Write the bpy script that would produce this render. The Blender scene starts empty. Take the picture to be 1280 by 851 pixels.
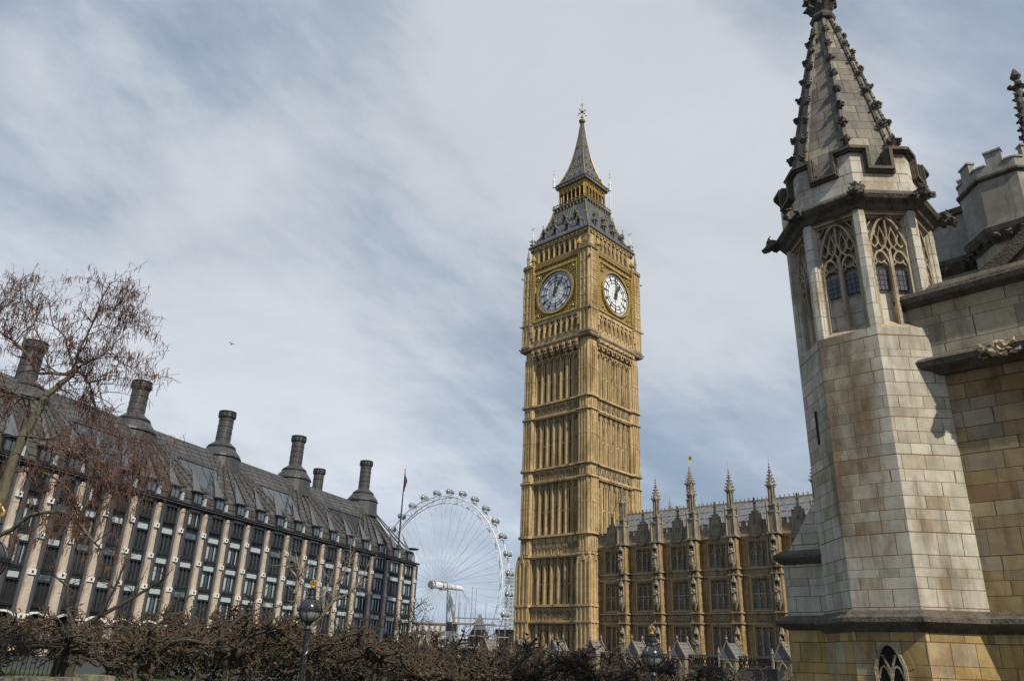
import bpy, bmesh, math, random
from math import sin, cos, pi, radians, sqrt, atan2
from mathutils import Vector, Matrix, noise
SC = bpy.context.scene
COL = SC.collection
random.seed(7)

# ------------------------------------------------------------------ camera
cam_d = bpy.data.cameras.new('camera'); cam = bpy.data.objects.new('camera', cam_d); COL.objects.link(cam)
P = radians(22.48); RL = radians(-2.26)
fw = Vector((0, cos(P), sin(P))); u0 = Vector((0, -sin(P), cos(P))); r0 = Vector((1, 0, 0))
upv = u0*cos(RL) + r0*sin(RL); rtv = r0*cos(RL) - u0*sin(RL)
cam.matrix_world = Matrix.Translation((0, 0, 1.7)) @ Matrix((rtv, upv, -fw)).transposed().to_4x4()
cam_d.sensor_width = 36; cam_d.lens = 26.97; cam_d.clip_end = 6000; cam_d.clip_start = 0.1
SC.camera = cam
SC.render.resolution_x = 1024; SC.render.resolution_y = 680

# ------------------------------------------------------------------ sky, sun, exposure
SUN_AZ = 147.5; SUN_EL = 43.0          # degrees, azimuth clockwise from +Y
w = bpy.data.worlds.new('World'); SC.world = w; w.use_nodes = True
nt = w.node_tree; N = nt.nodes; L = nt.links; N.clear()
def nd(t, **k):
    n = N.new(t)
    for a, b in k.items(): setattr(n, a, b)
    return n
def mth(op, a, b=None, c=None, clamp=False):
    n = N.new('ShaderNodeMath'); n.operation = op; n.use_clamp = clamp
    for i, s in enumerate((a, b, c)):
        if s is None: continue
        if isinstance(s, (int, float)): n.inputs[i].default_value = s
        else: L.new(s, n.inputs[i])
    return n.outputs[0]
out = nd('ShaderNodeOutputWorld')
sky = nd('ShaderNodeTexSky', sky_type='NISHITA', sun_disc=False)
sky.sun_elevation = radians(SUN_EL); sky.sun_rotation = radians(SUN_AZ); sky.air_density = 1.0; sky.dust_density = 2.0
tc = nd('ShaderNodeTexCoord')
sep = nd('ShaderNodeSeparateXYZ'); L.new(tc.outputs['Generated'], sep.inputs[0])
den = mth('ADD', mth('MAXIMUM', sep.outputs[2], 0.0), 0.22)
cmb = nd('ShaderNodeCombineXYZ'); L.new(mth('DIVIDE', sep.outputs[0], den), cmb.inputs[0]); L.new(mth('DIVIDE', sep.outputs[1], den), cmb.inputs[1])
def cloudnoise(scale, rot, sx, sy, det, rough, dist, off=(0, 0, 0)):
    m = nd('ShaderNodeMapping'); m.inputs['Rotation'].default_value = (0, 0, radians(rot)); m.inputs['Scale'].default_value = (sx, sy, 1)
    m.inputs['Location'].default_value = off
    L.new(cmb.outputs[0], m.inputs[0])
    n = nd('ShaderNodeTexNoise'); n.inputs['Scale'].default_value = scale; n.inputs['Detail'].default_value = det
    n.inputs['Roughness'].default_value = rough; n.inputs['Distortion'].default_value = dist
    L.new(m.outputs[0], n.inputs['Vector']); return n.outputs[0]
n1 = cloudnoise(1.1, 38, 0.8, 1.5, 12, 0.56, 0.3, (2.3, 1.1, 0))
n2 = cloudnoise(3.2, 30, 0.7, 1.5, 10, 0.60, 0.2, (7.1, 3.3, 0))
dsum = mth('ADD', mth('MULTIPLY', n1, 0.55), mth('MULTIPLY', n2, 0.45))
# the big soft cloud banks: direction (azimuth, elevation), radius in degrees, weight
banks = [(7.5, 45, 9, .30), (15, 36, 8, .26), (-1, 50, 9, .18), (21, 31, 7, .16), (-27, 31, 5, .15), (-21, 35, 4.5, .13), (-33, 21, 9, .22), (-25, 23, 7, .20),
         (-17, 20.5, 6, .20), (-12, 17, 5, .15), (-36, 36, 5, .14), (16, 20, 7, .14), (12, 26, 6, .10), (-12, 12, 5, .08), (-2, 9, 6, .10), (30, 38, 6, .12), (-3, 36, 8, .10),
         (-28, 38, 6, -.12), (-31, 27, 4, -.13), (-22, 26, 4, -.10), (0, 25, 8, -.08), (28, 45, 6, -.14), (13, 14, 6, -.10), (-6, 22, 6, -.05), (14, 31, 3.5, -.12), (-13, 41, 6, -.04)]
wob = nd('ShaderNodeTexNoise'); wob.inputs['Scale'].default_value = 4.5; wob.inputs['Detail'].default_value = 6; L.new(tc.outputs['Generated'], wob.inputs['Vector'])
wv = nd('ShaderNodeVectorMath', operation='SUBTRACT'); L.new(wob.outputs['Color'], wv.inputs[0]); wv.inputs[1].default_value = (.5, .5, .5)
ws = nd('ShaderNodeVectorMath', operation='SCALE'); L.new(wv.outputs[0], ws.inputs[0]); ws.inputs['Scale'].default_value = 0.22
wa = nd('ShaderNodeVectorMath', operation='ADD'); L.new(tc.outputs['Generated'], wa.inputs[0]); L.new(ws.outputs[0], wa.inputs[1])
def dirnoise(rot, sc, scale, det, rough, dist=0.2):
    a_ = nd('ShaderNodeMapping'); a_.inputs['Rotation'].default_value = (0, radians(rot), 0); L.new(tc.outputs['Generated'], a_.inputs[0])
    b_ = nd('ShaderNodeMapping'); b_.inputs['Scale'].default_value = sc; b_.inputs['Location'].default_value = (3.3, 1.2, 5.1); L.new(a_.outputs[0], b_.inputs[0])
    n = nd('ShaderNodeTexNoise'); n.inputs['Scale'].default_value = scale; n.inputs['Detail'].default_value = det; n.inputs['Roughness'].default_value = rough; n.inputs['Distortion'].default_value = dist
    L.new(b_.outputs[0], n.inputs['Vector']); return n.outputs[0]
n4 = dirnoise(-30, (.5, 1, 1.4), 5.5, 12, .60)          # wisps combed diagonally
n5 = dirnoise(-34, (.34, 1, 1.9), 9.0, 12, .62, .1)       # fine fibres
acc = mth('ADD', mth('MULTIPLY', dsum, .36), mth('ADD', mth('MULTIPLY', n4, .42), mth('MULTIPLY', n5, .20)))
for az, el, rad, wt in banks:
    a, e = radians(az), radians(el)
    dv = nd('ShaderNodeVectorMath', operation='DISTANCE'); L.new(wa.outputs[0], dv.inputs[0]); dv.inputs[1].default_value = (cos(e)*sin(a), cos(e)*cos(a), sin(e))
    q = mth('DIVIDE', dv.outputs['Value'], radians(rad)*1.15)
    g = mth('DIVIDE', wt*.72, mth('ADD', 1.0, mth('POWER', q, 3.0)))
    acc = mth('ADD', acc, g)
mr = nd('ShaderNodeMapRange', interpolation_type='SMOOTHSTEP'); L.new(acc, mr.inputs[0])
mr.inputs[1].default_value = 0.40; mr.inputs[2].default_value = 0.78; mr.inputs[3].default_value = 0.0; mr.inputs[4].default_value = 1.0
# soft inner relief of the clouds
n3 = cloudnoise(2.0, 10, 1, 1.4, 8, 0.6, 0.2, (1, 9, 0))
rel = mth('MULTIPLY_ADD', n3, 0.30, 0.84)
ramp = nd('ShaderNodeValToRGB'); L.new(mr.outputs[0], ramp.inputs[0])
ramp.color_ramp.elements[0].position = 0; ramp.color_ramp.elements[0].color = (.285, .365, .48, 1)
ramp.color_ramp.elements[1].position = 1; ramp.color_ramp.elements[1].color = (.69, .725, .785, 1)
e_ = ramp.color_ramp.elements.new(.5); e_.color = (.455, .525, .625, 1)
# brighter, warmer veil low over the roofs
hz = nd('ShaderNodeMapRange'); L.new(sep.outputs[2], hz.inputs[0]); hz.inputs[1].default_value = 0.0; hz.inputs[2].default_value = 0.42; hz.inputs[3].default_value = 1.30; hz.inputs[4].default_value = 1.0
veil = nd('ShaderNodeVectorMath', operation='SCALE'); L.new(ramp.outputs[0], veil.inputs[0]); L.new(mth('MULTIPLY', rel, hz.outputs[0]), veil.inputs['Scale'])
b1 = nd('ShaderNodeBackground'); L.new(sky.outputs[0], b1.inputs[0]); b1.inputs[1].default_value = 0.06
b2 = nd('ShaderNodeBackground'); L.new(veil.outputs[0], b2.inputs[0]); b2.inputs[1].default_value = 1.0
mix = nd('ShaderNodeMixShader'); mix.inputs[0].default_value = 0.88; L.new(b1.outputs[0], mix.inputs[1]); L.new(b2.outputs[0], mix.inputs[2])
L.new(mix.outputs[0], out.inputs[0])

sd = bpy.data.lights.new('sun', 'SUN'); sd.energy = 4.3; sd.angle = radians(0.8); sd.color = (1.0, .93, .80)
sun = bpy.data.objects.new('sun', sd); COL.objects.link(sun); sun.location = (60, -80, 120)
_a, _e = radians(SUN_AZ), radians(SUN_EL)
sun.rotation_euler = Vector((cos(_e)*sin(_a), cos(_e)*cos(_a), sin(_e))).to_track_quat('Z', 'Y').to_euler()
vs = SC.view_settings; vs.view_transform = 'Standard'; vs.look = 'None'; vs.exposure = 0.0; vs.gamma = 1; vs.use_curve_mapping = False

# ------------------------------------------------------------------ materials
def material(name, col, rough=.85, metal=0, var=.25, scale=1.0, streak=1.0, bump=.0, spec=.3, second=None, fine=0.0, coords='Object'):
    """procedural: large and small noise variation, optional second colour (weathering)"""
    m = bpy.data.materials.new(name); m.use_nodes = True; t = m.node_tree; B = t.nodes['Principled BSDF']
    B.inputs['Roughness'].default_value = rough; B.inputs['Metallic'].default_value = metal; B.inputs['Specular IOR Level'].default_value = spec
    c = t.nodes.new('ShaderNodeTexCoord'); mp = t.nodes.new('ShaderNodeMapping'); mp.inputs['Scale'].default_value = (1, 1, 1/streak)
    t.links.new(c.outputs[coords], mp.inputs[0])
    n = t.nodes.new('ShaderNodeTexNoise'); n.inputs['Scale'].default_value = scale; n.inputs['Detail'].default_value = 8; n.inputs['Roughness'].default_value = .65
    t.links.new(mp.outputs[0], n.inputs['Vector'])
    r = t.nodes.new('ShaderNodeValToRGB'); t.links.new(n.outputs[0], r.inputs[0])
    s = second or tuple(x*(1-var*1.6) for x in col)
    r.color_ramp.elements[0].position = .30; r.color_ramp.elements[0].color = (*s, 1)
    r.color_ramp.elements[1].position = .66; r.color_ramp.elements[1].color = (*[min(1, x*(1+var*.5)) for x in col], 1)
    mid = r.color_ramp.elements.new(.5); mid.color = (*col, 1)
    o = r.outputs[0]
    if fine:
        n2 = t.nodes.new('ShaderNodeTexNoise'); n2.inputs['Scale'].default_value = scale*9; n2.inputs['Detail'].default_value = 4
        t.links.new(c.outputs[coords], n2.inputs['Vector'])
        mr = t.nodes.new('ShaderNodeMapRange'); mr.inputs[1].default_value = .3; mr.inputs[2].default_value = .7; mr.inputs[3].default_value = 1-fine; mr.inputs[4].default_value = 1+fine
        t.links.new(n2.outputs[0], mr.inputs[0])
        vm = t.nodes.new('ShaderNodeVectorMath'); vm.operation = 'SCALE'; t.links.new(o, vm.inputs[0]); t.links.new(mr.outputs[0], vm.inputs['Scale']); o = vm.outputs[0]
    t.links.new(o, B.inputs['Base Color'])
    if bump:
        b = t.nodes.new('ShaderNodeBump'); b.inputs['Strength'].default_value = bump; b.inputs['Distance'].default_value = .05
        n3 = t.nodes.new('ShaderNodeTexNoise'); n3.inputs['Scale'].default_value = scale*5; n3.inputs['Detail'].default_value = 6; t.links.new(c.outputs[coords], n3.inputs['Vector'])
        t.links.new(n3.outputs[0], b.inputs['Height']); t.links.new(b.outputs[0], B.inputs['Normal'])
    return m

def ashlar(name, palette, mortar, bw, bh, msize=.012, stain=None, stain_amt=.5, stain_scale=.6, rough=.9, bump=.5, top_stain=False, off=.5, streaks=3.0, irregular=True, seed=0.):
    """coursed stone blocks in UV metres; every block picks its own colour from the palette; weather stains with their own shapes"""
    m = bpy.data.materials.new(name); m.use_nodes = True; t = m.node_tree; B = t.nodes['Principled BSDF']; nn = t.nodes.new; lk = t.links.new
    B.inputs['Roughness'].default_value = rough; B.inputs['Specular IOR Level'].default_value = .2
    uv = nn('ShaderNodeUVMap')
    vec = uv.outputs[0]
    if irregular:   # courses of uneven height: warp v with a slow 1-D noise
        sp = nn('ShaderNodeSeparateXYZ'); lk(vec, sp.inputs[0])
        n0 = nn('ShaderNodeTexNoise'); n0.noise_dimensions = '1D'; n0.inputs['Scale'].default_value = 1.3; n0.inputs['Detail'].default_value = 1; lk(sp.outputs[1], n0.inputs['W'])
        ad = nn('ShaderNodeMath'); ad.operation = 'MULTIPLY_ADD'; lk(n0.outputs[0], ad.inputs[0]); ad.inputs[1].default_value = bh*1.25; lk(sp.outputs[1], ad.inputs[2])
        # row-wise shift so that joints do not line up in a regular bond
        fl = nn('ShaderNodeMath'); fl.operation = 'DIVIDE'; lk(ad.outputs[0], fl.inputs[0]); fl.inputs[1].default_value = bh
        f2 = nn('ShaderNodeMath'); f2.operation = 'FLOOR'; lk(fl.outputs[0], f2.inputs[0])
        wn = nn('ShaderNodeTexWhiteNoise'); wn.noise_dimensions = '1D'; lk(f2.outputs[0], wn.inputs['W'])
        sh = nn('ShaderNodeMath'); sh.operation = 'MULTIPLY_ADD'; lk(wn.outputs['Value'], sh.inputs[0]); sh.inputs[1].default_value = bw*1.3; lk(sp.outputs[0], sh.inputs[2])
        nx = nn('ShaderNodeTexNoise'); nx.noise_dimensions = '2D'; nx.inputs['Scale'].default_value = .9; nx.inputs['Detail'].default_value = 0
        cv = nn('ShaderNodeCombineXYZ'); lk(sh.outputs[0], cv.inputs[0]); fm = nn('ShaderNodeMath'); fm.operation = 'MULTIPLY'; lk(f2.outputs[0], fm.inputs[0]); fm.inputs[1].default_value = 3.7; lk(fm.outputs[0], cv.inputs[1]); lk(cv.outputs[0], nx.inputs['Vector'])
        s2 = nn('ShaderNodeMath'); s2.operation = 'MULTIPLY_ADD'; lk(nx.outputs[0], s2.inputs[0]); s2.inputs[1].default_value = bw*1.1; lk(sh.outputs[0], s2.inputs[2])
        cb = nn('ShaderNodeCombineXYZ'); lk(s2.outputs[0], cb.inputs[0]); lk(ad.outputs[0], cb.inputs[1]); vec = cb.outputs[0]
    br = nn('ShaderNodeTexBrick'); lk(vec, br.inputs['Vector']); br.offset = off
    br.inputs['Scale'].default_value = 1; br.inputs['Brick Width'].default_value = bw; br.inputs['Row Height'].default_value = bh
    br.inputs['Mortar Size'].default_value = msize; br.inputs['Mortar Smooth'].default_value = .3; br.inputs['Bias'].default_value = 0
    br.inputs['Color1'].default_value = (0, 0, 0, 1); br.inputs['Color2'].default_value = (1, 1, 1, 1); br.inputs['Mortar'].default_value = (.5, .5, .5, 1)
    rp = nn('ShaderNodeValToRGB'); lk(br.outputs['Color'], rp.inputs[0]); cr = rp.color_ramp
    for i, c in enumerate(palette):
        p = i/(len(palette)-1)
        if i == 0: cr.elements[0].position = 0; cr.elements[0].color = (*c, 1)
        elif i == len(palette)-1: cr.elements[-1].position = 1; cr.elements[-1].color = (*c, 1)
        else: cr.elements.new(p).color = (*c, 1)
    oc = nn('ShaderNodeTexCoord')
    n = nn('ShaderNodeTexNoise'); n.inputs['Scale'].default_value = 2.2; n.inputs['Detail'].default_value = 10; n.inputs['Roughness'].default_value = .7; lk(oc.outputs['Object'], n.inputs['Vector'])
    mr = nn('ShaderNodeMapRange'); lk(n.outputs[0], mr.inputs[0]); mr.inputs[1].default_value = .25; mr.inputs[2].default_value = .75; mr.inputs[3].default_value = .70; mr.inputs[4].default_value = 1.22
    vm = nn('ShaderNodeVectorMath'); vm.operation = 'SCALE'; lk(rp.outputs[0], vm.inputs[0]); lk(mr.outputs[0], vm.inputs['Scale']); col = vm.outputs[0]
    if stain:
        mp = nn('ShaderNodeMapping'); mp.inputs['Scale'].default_value = (1, 1, 1/streaks); mp.inputs['Location'].default_value = (seed, seed*1.7, seed*.6); lk(oc.outputs['Object'], mp.inputs[0])
        ns = nn('ShaderNodeTexNoise'); ns.inputs['Scale'].default_value = stain_scale; ns.inputs['Detail'].default_value = 7; ns.inputs['Roughness'].default_value = .6; ns.inputs['Distortion'].default_value = .3; lk(mp.outputs[0], ns.inputs['Vector'])
        bw_ = nn('ShaderNodeMath'); bw_.operation = 'MULTIPLY_ADD'; lk(br.outputs['Color'], bw_.inputs[0]); bw_.inputs[1].default_value = .05; lk(ns.outputs[0], bw_.inputs[2])
        ms = nn('ShaderNodeMapRange'); lk(bw_.outputs[0], ms.inputs[0]); ms.inputs[1].default_value = .53; ms.inputs[2].default_value = .66; ms.inputs[3].default_value = 0; ms.inputs[4].default_value = stain_amt
        mx = nn('ShaderNodeMixRGB'); lk(ms.outputs[0], mx.inputs[0]); lk(col, mx.inputs[1])
        ml = nn('ShaderNodeMixRGB'); ml.blend_type = 'MULTIPLY'; ml.inputs[0].default_value = 1; lk(col, ml.inputs[1]); ml.inputs[2].default_value = (*stain, 1); lk(ml.outputs[0], mx.inputs[2]); col = mx.outputs[0]
    mp2 = nn('ShaderNodeMapping'); mp2.inputs['Scale'].default_value = (2.6, 2.6, .28); mp2.inputs['Location'].default_value = (seed*2, 0, seed); lk(oc.outputs['Object'], mp2.inputs[0])
    n9 = nn('ShaderNodeTexNoise'); n9.inputs['Scale'].default_value = 1.0; n9.inputs['Detail'].default_value = 9; n9.inputs['Roughness'].default_value = .68; lk(mp2.outputs[0], n9.inputs['Vector'])
    m9 = nn('ShaderNodeMapRange'); lk(n9.outputs[0], m9.inputs[0]); m9.inputs[1].default_value = .50; m9.inputs[2].default_value = .72; m9.inputs[3].default_value = 1.0; m9.inputs[4].default_value = .58
    v9 = nn('ShaderNodeVectorMath'); v9.operation = 'SCALE'; lk(col, v9.inputs[0]); lk(m9.outputs[0], v9.inputs['Scale']); col = v9.outputs[0]
    mm = nn('ShaderNodeMixRGB'); lk(br.outputs['Fac'], mm.inputs[0]); lk(col, mm.inputs[1]); mm.inputs[2].default_value = (*mortar, 1)
    lk(mm.outputs[0], B.inputs['Base Color'])
    hs = nn('ShaderNodeMath'); hs.operation = 'MULTIPLY_ADD'; lk(br.outputs['Fac'], hs.inputs[0]); hs.inputs[1].default_value = -1.2; lk(n.outputs[0], hs.inputs[2])
    h2 = nn('ShaderNodeMath'); h2.operation = 'MULTIPLY_ADD'; lk(br.outputs['Color'], h2.inputs[0]); h2.inputs[1].default_value = .4; lk(hs.outputs[0], h2.inputs[2])
    b = nn('ShaderNodeBump'); b.inputs['Strength'].default_value = bump; b.inputs['Distance'].default_value = .02; lk(h2.outputs[0], b.inputs['Height']); lk(b.outputs[0], B.inputs['Normal'])
    return m

def glass(name, col=(.03, .035, .045), rough=.08, var=.3, spec=.6, scale=.6):
    return material(name, col, rough=rough, var=var, scale=scale, spec=spec, bump=.04)

M = {}
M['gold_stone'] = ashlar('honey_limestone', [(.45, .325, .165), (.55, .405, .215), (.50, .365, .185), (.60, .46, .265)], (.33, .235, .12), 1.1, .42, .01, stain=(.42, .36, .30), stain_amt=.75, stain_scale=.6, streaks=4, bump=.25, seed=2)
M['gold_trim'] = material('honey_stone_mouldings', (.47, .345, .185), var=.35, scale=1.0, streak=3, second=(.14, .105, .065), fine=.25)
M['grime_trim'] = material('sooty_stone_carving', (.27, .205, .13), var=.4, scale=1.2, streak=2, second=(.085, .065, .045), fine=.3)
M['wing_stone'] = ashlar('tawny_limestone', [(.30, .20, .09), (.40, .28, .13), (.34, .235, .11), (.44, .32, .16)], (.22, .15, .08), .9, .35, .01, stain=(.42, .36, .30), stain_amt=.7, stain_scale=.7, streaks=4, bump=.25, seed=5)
M['wing_trim'] = material('tawny_stone_mouldings', (.38, .295, .18), var=.4, scale=1.3, streak=4, second=(.13, .10, .065), fine=.3)
M['wing_grey'] = material('grey_weathered_parapet_stone', (.27, .225, .165), var=.4, scale=1.5, streak=3, second=(.08, .07, .055), fine=.3)
M['iron_roof'] = material('dark_cast_iron_tiles', (.115, .118, .125), rough=.55, var=.3, scale=2.5, streak=5, spec=.4, fine=.4)
M['lead_roof'] = material('pale_lead_sheet_roof', (.15, .157, .17), rough=.5, var=.25, scale=1.5, streak=1, spec=.4)
M['gilt'] = material('gilded_metal', (.60, .41, .14), rough=.42, metal=.65, var=.4, scale=3, second=(.22, .14, .05), fine=.3)
M['gilt_stone'] = material('gilded_ornament_on_stone', (.30, .225, .085), rough=.55, metal=.25, var=.4, scale=4, second=(.055, .05, .03), fine=.5)
M['dial_back'] = material('opal_glass', (.90, .885, .85), rough=.3, var=.08, scale=1.5, spec=.5)
M['dial_iron'] = material('dark_blue_iron', (.055, .065, .09), rough=.5, var=.2, scale=3)
M['black'] = material('black_painted_iron', (.018, .018, .02), rough=.35, var=.2, scale=4, spec=.5)
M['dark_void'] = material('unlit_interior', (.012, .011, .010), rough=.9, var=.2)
M['white_metal'] = material('white_painted_steel', (.72, .74, .76), rough=.4, var=.08, scale=.4)
M['gothic_glass'] = glass('leaded_dark_glass', (.075, .085, .10), rough=.22, var=.5, scale=2.5)
M['blue_glass'] = glass('reflective_office_glass', (.06, .075, .09), rough=.05, var=.4, scale=.35, spec=.9)
TP = [(.40, .355, .275), (.50, .45, .355), (.56, .51, .41), (.46, .425, .355), (.60, .55, .45), (.53, .48, .385), (.46, .395, .28)]
M['turret'] = ashlar('pale_turret_ashlar', TP, (.20, .11, .065), .62, .31, .009, stain=(.42, .33, .22), stain_amt=.8, stain_scale=.75, streaks=3.2, bump=.6, seed=3.1)
M['turret_top'] = ashlar('pale_crown_ashlar', [(.50, .46, .38), (.60, .56, .47), (.56, .52, .44), (.64, .60, .50)], (.24, .15, .09), .72, .33, .009, stain=(.50, .40, .28), stain_amt=.7, stain_scale=1.1, streaks=2, bump=.5, seed=9)
M['turret_spire'] = ashlar('weathered_spire_blocks', [(.14, .13, .115), (.23, .21, .18), (.18, .17, .15), (.36, .33, .25), (.21, .195, .165)], (.10, .075, .055), .48, .34, .010, stain=(.50, .45, .38), stain_amt=.7, stain_scale=.9, streaks=2, bump=.8, seed=4)
M['plinth'] = ashlar('ochre_plinth_blocks', [(.30, .205, .095), (.47, .32, .125), (.55, .40, .18), (.40, .275, .12), (.46, .38, .25)], (.14, .085, .05), .58, .33, .010, stain=(.45, .36, .26), stain_amt=.6, stain_scale=.9, streaks=1.5, bump=.6, seed=1)
M['hall_wall'] = ashlar('mottled_wall_blocks', [(.22, .155, .075), (.33, .24, .11), (.28, .235, .165), (.41, .30, .135), (.35, .30, .215), (.44, .34, .17), (.26, .165, .09), (.37, .27, .125)], (.12, .075, .05), .72, .36, .011, stain=(.5, .42, .30), stain_amt=.6, stain_scale=.7, streaks=1.5, bump=.7, seed=7)
M['hall_upper'] = ashlar('grey_cream_wall_blocks', [(.27, .225, .155), (.38, .33, .235), (.43, .39, .31), (.41, .34, .205), (.48, .43, .33)], (.13, .09, .06), .85, .42, .011, stain=(.45, .37, .27), stain_amt=.6, stain_scale=.8, streaks=1.5, bump=.6, seed=8)
M['back_stone'] = ashlar('plain_grey_ashlar', [(.31, .29, .255), (.36, .335, .295), (.33, .31, .27)], (.25, .22, .19), .9, .36, .009, stain=(.62, .56, .47), stain_amt=.6, stain_scale=.5, streaks=2, bump=.3, seed=6)
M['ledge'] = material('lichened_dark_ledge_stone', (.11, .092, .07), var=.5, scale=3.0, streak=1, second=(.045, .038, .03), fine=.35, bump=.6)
M['crocket'] = material('sooty_carved_stone', (.115, .10, .085), var=.5, scale=6, second=(.035, .03, .027), fine=.3, bump=.8)
M['jamb'] = material('stained_window_stone', (.38, .31, .215), var=.4, scale=2.4, streak=3, second=(.15, .105, .07), fine=.25, bump=.4)
M['pier_stone'] = material('pinkish_sandstone', (.50, .42, .335), var=.3, scale=.9, streak=2.5, second=(.27, .19, .14), fine=.2)
M['pale_block'] = material('white_portland_block', (.74, .72, .68), var=.12, scale=2)
M['bronze'] = material('dark_bronze_cladding', (.038, .038, .039), rough=.5, metal=.3, var=.35, scale=1.2, streak=2, spec=.4, fine=.2)
M['bronze2'] = material('grey_bronze_duct', (.115, .12, .125), rough=.45, metal=.4, var=.3, scale=.8, streak=4, spec=.4)
M['blind'] = material('pale_ventilation_glass', (.42, .47, .47), rough=.15, var=.2, scale=.8, spec=.6)
M['roof_tile'] = ashlar('bronze_roof_sheets', [(.068, .068, .068), (.10, .099, .097), (.083, .082, .081), (.118, .116, .112)], (.012, .011, .010), 2.1, .95, .075, bump=.5, rough=.5, irregular=False, off=0.0)
M['chim'] = material('patinated_steel_chimney', (.085, .085, .085), rough=.45, metal=.4, var=.45, scale=2.2, streak=.6, second=(.05, .045, .042), fine=.2)
M['copper'] = material('rust_brown_seams', (.06, .048, .042), rough=.6, var=.3, scale=2)
M['bark_olive'] = material('greenish_brown_bark', (.13, .115, .075), var=.5, scale=9, streak=3, second=(.04, .033, .022), fine=.3, bump=.7)
M['bark_dark'] = material('dark_brown_bark', (.07, .06, .047), var=.5, scale=8, streak=2, second=(.022, .018, .013), fine=.3, bump=.5)
M['bark_grey'] = material('grey_brown_bark', (.06, .051, .039), var=.5, scale=6, streak=2, second=(.035, .03, .024), fine=.3, bump=.5)
M['bark_pale'] = material('peeling_pale_bark', (.22, .185, .14), var=.5, scale=3.5, streak=2, second=(.10, .08, .055), fine=.3, bump=.4)
M['twig_red'] = material('reddish_twigs', (.085, .052, .042), var=.4, scale=3, second=(.07, .035, .028))
M['catkin'] = material('russet_catkins', (.12, .062, .044), var=.5, scale=4, second=(.06, .032, .026))
M['knob'] = material('knuckled_branch_ends', (.095, .062, .036), var=.5, scale=7, second=(.03, .021, .013), fine=.3)
M['asphalt'] = material('asphalt', (.05, .05, .052), var=.25, scale=2)
M['grass'] = material('mown_grass', (.055, .085, .025), var=.4, scale=3, fine=.3)
M['lamp_hood'] = material('dark_copper_hood', (.04, .042, .048), rough=.15, var=.2, scale=3, spec=.8)
M['lamp_glass'] = material('smoky_lamp_glass', (.30, .30, .30), rough=.08, var=.2, scale=3, spec=.8)
M['rail'] = M['black']
M['parapet'] = material('rough_garden_wall_stone', (.24, .205, .155), var=.5, scale=5, second=(.12, .10, .075), fine=.3, bump=.7)
M['far_grey'] = material('far_grey_concrete', (.36, .40, .45), var=.15, scale=.1)
M['far_white'] = material('far_white_bands', (.50, .50, .50), var=.15, scale=.3)
M['far_brown'] = material('far_brown_bands', (.22, .17, .155), var=.2, scale=.3)
M['scaff'] = material('galvanised_scaffold', (.27, .27, .27), rough=.5, metal=.3, var=.3, scale=1)
M['wood'] = material('scaffold_boards', (.26, .20, .14), var=.3, scale=2)
M['flag_red'] = material('faded_red_flag', (.16, .035, .045), var=.2, scale=1)
M['flag_white'] = material('flag_white', (.7, .7, .7), var=.1)
M['flag_blue'] = material('flag_blue', (.06, .03, .07), var=.1)
M['water'] = material('river_water', (.05, .06, .055), rough=.15, var=.2, scale=.05)
M['bird'] = material('dark_feathers', (.05, .05, .05))

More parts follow.
